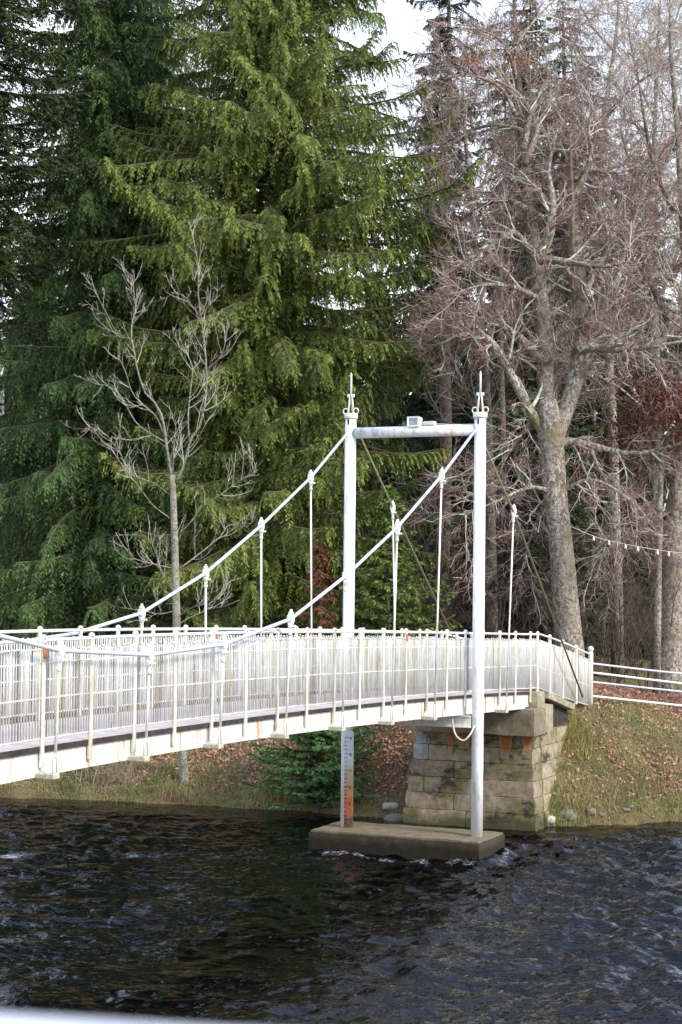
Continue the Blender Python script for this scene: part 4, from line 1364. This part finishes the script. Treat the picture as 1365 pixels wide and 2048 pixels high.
th, BP, BR, tw = bare_tree('beech_tree', 'big bare lichen covered beech with mottled trunk and a snapped stem, behind the bridge end', beech, 46.5, 41, M['bark_beech'],
                           n2=5.0, l2=2.1, n3=6.0, l3=1.05, n4=10, l4=.52, wr=.56, wl=.26, depth=2.4, up=.0, front=.55, n5=3.6, l5=.30, rmin=.0075)
mb = MB()
mb.tube([at(1150, 560, 46.32), at(1146, 480, 46.34), at(1146, 410, 46.36), at(1143, 340, 46.38), at(1141, 268, 46.44)], [.02, .05, .055, .05, .02], 8, 20)
mb.build('split_wood', M['bark_split'], th)
def leaf_cluster(r, centres, spread, n, size, cd, cl):
    mb = MB()
    c = np.asarray(centres)[r.integers(0, len(centres), n)]
    p = c + r.normal(0, 1, (n, 3)) * np.asarray(spread)
    a = nrm(r.normal(0, 1, (n, 3))); b = nrm(np.cross(a, r.normal(0, 1, (n, 3))))
    s = (size * r.uniform(.6, 1.3, n))[:, None]
    V = np.stack([p, p + a * s * .5 + b * s * .3, p + a * s, p + a * s * .5 - b * s * .3], 1).reshape(-1, 3)
    m = r.uniform(0, 1, (n, 1))
    mb.add(V, [np.arange(n)[:, None] * 4 + np.arange(4)], False, np.repeat(np.asarray(cd) * (1 - m) + np.asarray(cl) * m, 4, axis=0))
    return mb
r = np.random.default_rng(44)
pt = [at(1052, 118 + 4, 45.5), at(1036, 120, 45.6), at(925, 118, 45), at(945, 125, 45)]
leaf_cluster(r, pt, (.22, .25, .09), 320, .075, (.20, .07, .04), (.34, .14, .08)).build('withered_leaves', M['leaf'], th)

bare_tree('beech_tree', 'grey barked beech behind the fences at the right edge of the view', [
    [(1338, 1405, .46), (1340, 1300, .38), (1344, 1150, .33), (1356, 1000, .28), (1372, 820, .22), (1376, 620, .16), (1366, 420, .11), (1352, 220, .07), (1340, 60, .05), (1345, -60, .03)],
    [(1350, 960, .16), (1310, 880, .12), (1270, 790, .09), (1240, 720, .06), (1225, 650, .02)],
    [(1348, 800, .16), (1380, 700, .12), (1420, 600, .08), (1450, 500, .03)],
    [(1340, 640, .12), (1300, 560, .09), (1270, 450, .07), (1262, 350, .05), (1240, 250, .02)],
    [(1344, 560, .10), (1380, 470, .07), (1400, 350, .05), (1420, 240, .02)],
    [(1348, 420, .09), (1310, 340, .06), (1290, 240, .05), (1275, 140, .02)],
    [(1350, 300, .08), (1385, 200, .05), (1400, 100, .02)],
    [(1346, 1000, .07), (1290, 1010, .05), (1230, 1060, .03), (1190, 1130, .01)],
], 48.5, 42, M['bark_beech'], n2=5.4, l2=2.6, n3=5.6, l3=1.0, n4=7, l4=.5, wr=.42, wl=.25, depth=2, n5=3, l5=.26, up=.1, rmin=.0065)
bare_tree('beech_tree', 'slender pale lichen crowned beech between the two big beeches, farther back', [
    [(1236, 1300, .22), (1232, 1100, .18), (1226, 850, .15), (1212, 620, .12), (1198, 420, .10), (1205, 260, .10), (1222, 150, .08), (1236, 40, .05), (1240, -60, .02)],
    [(1202, 480, .09), (1240, 400, .07), (1280, 330, .05), (1310, 250, .02)],
    [(1204, 330, .08), (1170, 260, .06), (1150, 170, .04), (1140, 60, .02)],
    [(1208, 240, .08), (1250, 190, .06), (1300, 150, .04), (1350, 130, .02)],
    [(1220, 160, .06), (1260, 110, .05), (1320, 70, .03), (1370, 50, .015)],
    [(1228, 100, .05), (1190, 60, .04), (1160, 10, .02)],
    [(1214, 650, .08), (1260, 600, .06), (1310, 560, .04), (1360, 540, .02)],
    [(1226, 800, .08), (1190, 760, .05), (1150, 740, .02)],
], 56, 43, M['bark_beech'], n2=4.8, l2=2.8, n3=5.6, l3=1.1, n4=7.0, l4=.5, wr=.30, wl=.42, depth=2.4, n5=2.5, l5=.28, up=.1, rmin=.007)
bare_tree('birch_tree', 'bare reddish twigged tree left of the big beech, in front of the dark spruces', [
    [(985, 1300, .20), (982, 1100, .17), (976, 850, .14), (962, 620, .115), (945, 420, .09), (930, 260, .06), (925, 150, .03)],
    [(978, 900, .08), (940, 800, .06), (905, 720, .04), (870, 680, .015)],
    [(968, 700, .07), (1000, 600, .05), (1020, 500, .03), (1030, 430, .01)],
    [(955, 560, .06), (910, 470, .045), (870, 400, .03), (840, 360, .01)],
    [(945, 420, .05), (980, 330, .04), (1000, 240, .02)],
    [(940, 360, .05), (890, 280, .04), (850, 220, .025), (820, 180, .01)],
    [(980, 1000, .05), (930, 960, .04), (880, 960, .025), (830, 990, .01)],
    [(980, 1050, .05), (1020, 1000, .035), (1050, 990, .01)],
], 52.5, 45, M['bark_beech'], n2=6.0, l2=2.2, n3=6.0, l3=.95, n4=7, l4=.48, wr=.5, wl=.2, depth=2, n5=3, l5=.26, up=.1, rmin=.0065)

bare_tree('beech_tree', 'tall thin bare tree far back at the top right behind the nearer crowns', [
    [(1318, 1290, .2), (1316, 1000, .17), (1312, 700, .14), (1306, 450, .11), (1310, 250, .08), (1318, 60, .05), (1322, -60, .02)],
    [(1312, 620, .08), (1350, 520, .06), (1385, 430, .04), (1410, 330, .015)],
    [(1308, 480, .08), (1270, 400, .05), (1255, 310, .03), (1250, 220, .01)],
    [(1308, 380, .07), (1345, 290, .05), (1370, 190, .03), (1380, 90, .01)],
    [(1312, 240, .06), (1280, 170, .04), (1262, 90, .025), (1255, 10, .01)],
    [(1316, 120, .05), (1345, 60, .03), (1365, 0, .015)],
    [(1312, 760, .07), (1270, 690, .05), (1240, 640, .02)], [(1314, 700, .07), (1360, 650, .05), (1400, 620, .02)],
], 62, 48, M['bark_beech'], n2=5.0, l2=2.6, n3=5.4, l3=1.1, n4=6.5, l4=.5, wr=.5, wl=.25, depth=2.4, n5=2.5, l5=.28, up=.15, rmin=.008)

# copper leaved young beech on the right
r = np.random.default_rng(46)
th, P_, R_, tw = bare_tree('copper_beech_tree', 'young beech still holding a mass of withered red brown leaves near the right edge', [
    [(1315, 1290, .10), (1318, 1100, .085), (1322, 960, .07), (1326, 860, .05), (1332, 780, .02)],
    [(1322, 940, .04), (1298, 880, .03), (1272, 830, .012)], [(1324, 900, .04), (1356, 850, .03), (1380, 800, .012)],
    [(1326, 870, .035), (1306, 820, .02), (1290, 780, .01)], [(1328, 850, .03), (1366, 820, .02), (1400, 800, .01)]],
    47.0, 46, M['bark_beech'], n2=4, l2=1.25, n3=4, l3=.45, n4=5, l4=.25, wr=.6, wl=.05, depth=.8)
tips = np.concatenate([q[:, -1] for q in tw]); tips = tips[(tips[:, 2] > 8.0)]
leaf_cluster(r, tips, (.24, .24, .2), 9000, .085, (.055, .018, .011), (.22, .075, .042)).build('leaves', M['leaf'], th)

# slim bare tree at the water's edge in front of the spruces
slim = [
    [(374, 1612, .125), (362, 1460, .105), (354, 1250, .10), (351, 1120, .09), (348, 1020, .082), (345, 950, .075)],
    [(346, 965, .062, 0), (336, 910, .055, 0), (330, 860, .05, .1), (318, 815, .045, .2), (291, 786, .04, .3), (276, 742, .036, .35), (269, 704, .032, .4), (262, 660, .028, .45), (271, 623, .024, .5), (270, 598, .02, .5), (264, 550, .012, .5)],
    [(346, 970, .062, 0), (359, 952, .055, -.05), (371, 922, .052, -.1), (380, 882, .048, -.15), (400, 852, .045, -.2), (412, 799, .042, -.3), (414, 740, .038, -.3), (408, 678, .034, -.35), (403, 634, .03, -.4), (396, 579, .026, -.4), (398, 540, .022, -.4), (390, 490, .014, -.4), (378, 440, .006, -.4)],
    [(379, 884, .034, -.1), (377, 828, .03, .1), (383, 770, .026, .2), (385, 733, .022, .25), (371, 704, .016, .3), (355, 685, .01, .3)],
    [(331, 884, .03, 0), (300, 866, .025, -.2), (271, 843, .022, -.3), (242, 792, .017, -.4), (215, 772, .012, -.5), (198, 770, .006, -.5)],
    [(329, 870, .03, .1), (310, 830, .024, -.2), (268, 790, .02, -.4), (252, 745, .015, -.5), (236, 710, .008, -.5)],
    [(340, 990, .03, 0), (318, 972, .025, .2), (293, 960, .022, .3), (264, 949, .018, .4), (242, 909, .014, .5), (232, 895, .012, .5), (206, 863, .008, .6), (172, 854, .004, .6)],
    [(341, 1037, .03, 0), (318, 1020, .024, -.2), (304, 1008, .021, -.3), (271, 964, .016, -.5), (245, 930, .010, -.6), (225, 900, .005, -.6)],
    [(361, 1067, .034, 0), (388, 1037, .03, -.2), (403, 1015, .027, -.3), (440, 990, .022, -.5), (476, 964, .016, -.6), (500, 947, .012, -.7), (514, 925, .006, -.7)],
    [(361, 1136, .034, 0), (396, 1110, .028, .2), (440, 1074, .024, .4), (458, 1050, .018, .5), (480, 1053, .012, .6), (502, 1048, .008, .6), (512, 1010, .004, .6)],
    [(344, 1136, .028, 0), (311, 1129, .022, -.3), (271, 1118, .017, -.5), (256, 1103, .012, -.6), (240, 1080, .007, -.6), (232, 1065, .004, -.6)],
    [(346, 1180, .028, 0), (322, 1140, .02, .3), (308, 1095, .016, .5), (290, 1075, .011, .6), (270, 1068, .005, .6)],
    [(348, 1222, .02, 0), (320, 1228, .016, -.3), (290, 1222, .011, -.5), (240, 1215, .004, -.7)],
    [(360, 1232, .024, 0), (385, 1215, .019, -.3), (410, 1208, .014, -.5), (440, 1215, .010, -.6), (480, 1200, .004, -.7)],
    [(356, 1250, .02, .1), (380, 1235, .016, .5), (420, 1215, .010, .8), (450, 1175, .006, .9), (458, 1150, .003, .9)],
    [(346, 950, .03, .1), (348, 900, .022, .3), (352, 860, .014, .4), (351, 840, .006, .4)],
    [(402, 630, .016, -.4), (420, 610, .012, -.5), (440, 590, .006, -.5)], [(412, 740, .018, -.3), (440, 715, .013, -.4), (452, 680, .009, -.5), (455, 640, .004, -.5)],
    [(404, 640, .014, -.4), (380, 605, .010, -.3), (365, 590, .006, -.2), (342, 585, .003, -.2)], [(265, 680, .014, .4), (235, 665, .010, .3), (215, 630, .007, .3), (188, 578, .003, .2)],
]
bare_tree('ash_tree', 'slim pale bare tree at the water edge in front of the conifers', [[(q[0], q[1], q[2] * (.9 if li == 0 else .52), *q[3:]) for q in l] for li, l in enumerate(slim)], 39.7, 47, M['bark_pale'], n2=5.5, l2=.75, n3=5.5, l3=.38, n4=3.5, l4=.18, wr=.03, wl=.35, depth=.2, up=.75, thick=.011, wg=.4, rmin=.0036, a=(28, 60))

# ------------------------------------------------------------------ undergrowth and bank plants
def thicket(r, mb, X, Y, Z, H, n, col, lean=.35, K=6, rr=.012, n3=4, l3=.5, n4=0, l4=.25):
    p0 = np.stack([X, Y, Z], -1); n = len(X)
    d = nrm(np.stack([r.normal(0, lean, n), r.normal(0, lean, n), np.ones(n)], -1))
    pts = [p0]
    for k in range(K - 1):
        d = nrm(d + r.normal(0, .13, (n, 3)))
        pts.append(pts[-1] + d * (H / (K - 1))[:, None])
    P = np.stack(pts, 1); R = rr * np.linspace(1, .3, K)[None, :] * r.uniform(.6, 1.3, (n, 1))
    mb.tubes(P, R, 4, col * r.uniform(.6, 1.3, (n, 1)), cap=False)
    P3, R3, L3 = children(r, P, R, np.maximum((H * n3).astype(int), 1), 0.2, 1, l3, .03, .5, 25, 70, K=5, up=.1, wig=.18, rr=.7, rmin=.005)
    mb.tubes(P3, R3, 3, col * r.uniform(.6, 1.4, (len(P3), 1)), cap=False)
    if n4:
        P4, R4, L4 = children(r, P3, R3, np.full(len(P3), n4), 0.2, 1, l4, .03, .5, 25, 60, K=3, up=.1, wig=.15, rr=.8, rmin=.0045)
        mb.tubes(P4, R4, 3, col * r.uniform(.6, 1.4, (len(P4), 1)), cap=False)
r = np.random.default_rng(51)
mb = MB()
n = 420
Y = r.uniform(48.5, 66, n); X = np.array([at(px, 1250, y)[0] for px, y in zip(r.uniform(720, 1420, n), Y)])
Z = ground(X, Y) - .1
thicket(r, mb, X, Y, Z, r.uniform(2.0, 5.5, n), n, np.array([.115, .085, .068]), .3, 7, .016, 2.6, .9, 4, .4)
tag(mb.build('undergrowth', M['twig'], None), 'tangled brown leafless undergrowth below the trees on the right', 'undergrowth', kind='stuff')

# pale bare shrub at the water on the left
r = np.random.default_rng(52)
X = np.concatenate([at(px, 1590, 40.3)[0] + r.uniform(-.12, .12, 6) for px in (160, 178, 190, 232, 252, 268)])
Y = shore(X) + r.uniform(.05, .5, len(X)); Z = ground(X, Y) - .05
th = thing('bare_shrub', 'leafless pale stemmed shrub at the water edge on the left bank under the bridge', 'shrub', (X.mean(), Y.mean(), Z.mean()))
mb = MB(); thicket(r, mb, X, Y, Z, r.uniform(.5, 1.25, len(X)), len(X), np.array([.33, .28, .20]), .5, 6, .013, 5, .4, 2, .2)
mb.build('stems', M['twig'], th)
b0 = at(386, 1602, 39.75); b1 = at(392, 1557, 39.8)
th = thing('dead_stub', 'thin grey broken trunk stub beside the foot of the slim bare tree', 'tree stub', b0)
mb = MB(); mb.tube([b0 - Z3 * .1, (b0 + b1) / 2 + D3 * .02, b1, b1 + Z3 * .05], [.05, .042, .036, .012], 9, 12); mb.build('trunk', M['bark_pale'], th)
mb = MB(); mb.tube([b1 - Z3 * .15, b1 - Z3 * .02 + P3 * -.10, b1 + Z3 * .12 - P3 * .14], [.02, .016, .006], 6, 8); mb.build('side_shoot', M['bark_pale'], th)

def grass(name, label, n, xr, yr, filt, hgt, col_a, col_b, seed, wdt=.012, lean=.5, hang=0.0):
    r = np.random.default_rng(seed)
    X = r.uniform(*xr, n); Y = r.uniform(*yr, n)
    d = Y - shore(X)
    keep = filt(X, Y, d, r)
    X, Y, d = X[keep], Y[keep], d[keep]; n = len(X)
    Z = ground(X, Y)
    h = hgt(X, Y, d) * r.uniform(.5, 1.3, n)
    az = r.uniform(0, 2 * np.pi, n)
    le = lean * r.uniform(.2, 1.2, n) * h
    tip = np.stack([X + np.cos(az) * le, Y + np.sin(az) * le - hang * h, Z + h * (1 - .5 * lean)], -1)
    mid = np.stack([X + np.cos(az) * le * .35, Y + np.sin(az) * le * .35 - hang * h * .4, Z + h * .62], -1)
    b = np.stack([X, Y, Z - .02], -1)
    a2 = r.uniform(0, np.pi, n)
    wv_ = np.stack([np.cos(a2), np.sin(a2), np.zeros(n)], -1) * (wdt * r.uniform(.6, 1.4, n))[:, None]
    V = np.stack([b - wv_, b + wv_, mid + wv_ * .8, tip, mid - wv_ * .8], 1).reshape(-1, 3)
    m = np.clip(.5 + .14 * (X > 4) + .55 * fbm(X * .9, Y * .9, 3) + .3 * r.uniform(-1, 1, n), 0, 1)[:, None]
    c = np.asarray(col_a) * (1 - m) + np.asarray(col_b) * m
    me = mk_mesh(name, V, [np.arange(n)[:, None] * 5 + np.array([0, 1, 2, 4]), np.arange(n)[:, None] * 5 + np.array([4, 2, 3])], False, np.repeat(c * r.uniform(.7, 1.3, (n, 1)), 5, axis=0))
    me.materials.append(M['grassblade'])
    o = bpy.data.objects.new(name, me); COL.objects.link(o)
    return tag(o, label, 'grass', kind='stuff')
def outside_stone(X, Y):
    u = (X - O0[0]) * D[0] + (Y - O0[1]) * D[1]; v = (X - O0[0]) * Pn[0] + (Y - O0[1]) * Pn[1]
    return ~((u > 17.6) & (u < 20.0) & (v > -.15) & (v < 2.7))
grass('bank_grass', 'short mixed green and straw coloured grass on the river banks', 330000, (-9.5, 9.5), (36, 43.2),
      lambda X, Y, d, r: (d > .05) & outside_stone(X, Y) & (r.uniform(0, 1, len(X)) < np.clip(.65 + .8 * fbm(X * .7, Y * .7, 3) - np.where((X < 1.5) & (X > -.6), .45, 0) - np.where(X < -.6, .15, 0), 0, 1)),
      lambda X, Y, d: .075 + .05 * np.clip(fbm(X * 1.3, Y * 1.3, 2) + .3, 0, 1), (.56, .43, .25), (.22, .265, .075), 61, .006, 1.15)
grass('edge_grass', 'long trailing grass tussocks hanging over the water line', 95000, (-9.5, 9.5), (35.5, 42),
      lambda X, Y, d, r: (d > -.08) & (d < .95) & outside_stone(X, Y) & ((X < -1.0) | (X > 4.3)) & (r.uniform(0, 1, len(X)) < np.clip(.4 + 1.6 * fbm(X * 1.9, Y * 1.3, 3), 0, 1)),
      lambda X, Y, d: .26 + .1 * np.clip(fbm(X * 2, Y * 2, 2), -1, 1), (.47, .37, .21), (.17, .235, .06), 62, .0065, .9, .35)
grass('abutment_grass', 'tuft of dry straw coloured grass at the end of the curved railing', 5000, (4.4, 5.7), (37.4, 39.2),
      lambda X, Y, d, r: ((X - 5.0) / .55) ** 2 + ((Y - 38.3) / .6) ** 2 < 1, lambda X, Y, d: .30 + 0 * X, (.48, .39, .17), (.30, .29, .09), 63, .006, .7)

r = np.random.default_rng(64)
n = 110000
X = r.uniform(-9.5, 10, n); Y = r.uniform(36, 47, n); d = Y - shore(X)
dens = .24 + 1.1 * np.clip(fbm(X * .55 + 3, Y * .8, 4) + .08, 0, 1) + np.where((X > -.7) & (X < 1.6), .65, 0) + np.where(X < -.7, .14, 0) + np.where(Y > 41.5, .12, 0) - np.where(X > 4.5, .05, 0)
k = (d > .25) & outside_stone(X, Y) & (r.uniform(0, 1, n) < dens)
X, Y = X[k], Y[k]; n = len(X)
p = np.stack([X, Y, ground(X, Y) + r.uniform(.02, .14, n)], -1)
ex = np.array([1, 0, 0]) + r.normal(0, .6, (n, 3)); ey = np.array([0, 1, .55]) + r.normal(0, .6, (n, 3))
ex = nrm(ex); ey = nrm(ey - (ey * ex).sum(1, keepdims=True) * ex)
th_ = r.uniform(0, 2 * np.pi, n)[:, None]
a = ex * np.cos(th_) + ey * np.sin(th_); b = -ex * np.sin(th_) + ey * np.cos(th_); cn = np.cross(a, b)
s = (r.uniform(.022, .058, n))[:, None]
V = np.stack([p - a * s, p + b * s * .55 + cn * s * .2, p + a * s, p - b * s * .55 + cn * s * .2], 1).reshape(-1, 3)
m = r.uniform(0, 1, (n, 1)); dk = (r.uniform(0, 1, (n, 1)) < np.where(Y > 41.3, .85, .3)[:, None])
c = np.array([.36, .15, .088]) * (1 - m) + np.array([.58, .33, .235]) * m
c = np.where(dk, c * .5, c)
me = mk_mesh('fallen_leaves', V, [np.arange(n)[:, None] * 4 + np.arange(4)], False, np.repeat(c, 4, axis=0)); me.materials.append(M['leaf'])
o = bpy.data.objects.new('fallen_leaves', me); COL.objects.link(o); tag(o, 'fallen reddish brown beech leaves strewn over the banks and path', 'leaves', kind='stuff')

# rocks
def rock(name, label, p, size, mat, seed, cat='rock', group=None):
    r = np.random.RandomState(seed)
    nu, nv = 14, 9
    V = []
    for i in range(nv):
        ph = -math.pi / 2 + math.pi * i / (nv - 1)
        for j in range(nu):
            th = 2 * math.pi * j / nu
            v = np.array([math.cos(ph) * math.cos(th), math.cos(ph) * math.sin(th), math.sin(ph)])
            v = np.sign(v) * np.abs(v) ** .7
            f = 1 + .22 * perlin(v[0] * 1.7 + seed, v[1] * 1.7 + v[2] * 1.3)
            V.append(v * f * np.asarray(size))
    q = [[i * nu + j, i * nu + (j + 1) % nu, (i + 1) * nu + (j + 1) % nu, (i + 1) * nu + j] for i in range(nv - 1) for j in range(nu)]
    me = mk_mesh(name, np.array(V), [q], True, np.ones((len(V), 3)))
    me.materials.append(mat)
    o = bpy.data.objects.new(name, me); COL.objects.link(o); o.location = [float(x) for x in p]
    return tag(o, label, cat, group)
rock('rock', 'white splashed flat rock at the water edge left of the abutment', at(784, 1612, 37.5), (.22, .2, .085), M['pale_rock'], 3)
rock('rock', 'dark low rock under the pale flat one beside the abutment foot', at(800, 1640, 37.2), (.34, .25, .14), M['rock'], 4)
rock('rock', 'brown ledge rock on the bank above the pale flat rock', at(762, 1592, 37.9), (.40, .25, .07), M['rock'], 5)
rock('rock', 'grey stone lodged in the grass by the side of the abutment wall', at(1150, 1500, 38.3), (.14, .12, .10), M['pale_rock'], 6)
rock('rock', 'small dark stone above the grey one beside the abutment wall', at(1136, 1484, 38.5), (.12, .10, .09), M['rock'], 7)
rock('rock', 'mossy boulder at the water edge right of the abutment', at(1130, 1632, 36.7), (.24, .2, .15), M['rock'], 8)
rock('rock', 'broken pale stone at the water line by the abutment right corner', at(1098, 1640, 36.45), (.14, .14, .10), M['pale_rock'], 9)

rr_ = np.random.RandomState(77)
x = 4.7
for k in range(11):
    x += rr_.uniform(.08, .62)
    y = float(shore(x)) + rr_.uniform(-.10, .25)
    q = rr_.uniform(.035, .12)
    rock('bank_stone', 'small dark mossy stone half buried along the foot of the right bank', (x, y, float(ground(x, y)) + rr_.uniform(-.03, .03)), (q * rr_.uniform(1, 1.8), q, q * rr_.uniform(.5, .9)), M['rock'], 20 + k, 'stone', 'stones along the foot of the right bank')
# string of festoon bulbs between the two beeches
sp = [at(1140, 1052, 46.0), at(1187, 1072, 45.6), at(1222, 1082, 45.4), at(1280, 1094, 45.2), at(1365, 1106, 44.8), at(1480, 1110, 44.5)]
sp = catmull(np.array(sp), 40)
fs = thing('festoon_lights', 'string of small white bulbs hung from the big beech to the right', 'string lights', sp[0])
mb = MB(); mb.tube(sp, .009, 5); mb.build('cord', M['box'], fs)
for px in (1187, 1219, 1250, 1280, 1312, 1344):
    k = min(range(40), key=lambda q: abs((lambda v: 682.5 + F * v[0] / -v[2])(RN.T @ (sp[q] - EYE)) - px))
    mb = MB(); mb.lathe(sp[k] + np.array([0, 0, .005]), [(.016, 0), (.018, -.035), (.03, -.06), (.036, -.09), (.028, -.12), (.006, -.135)], 10); mb.build('bulb', M['bulb'], fs)
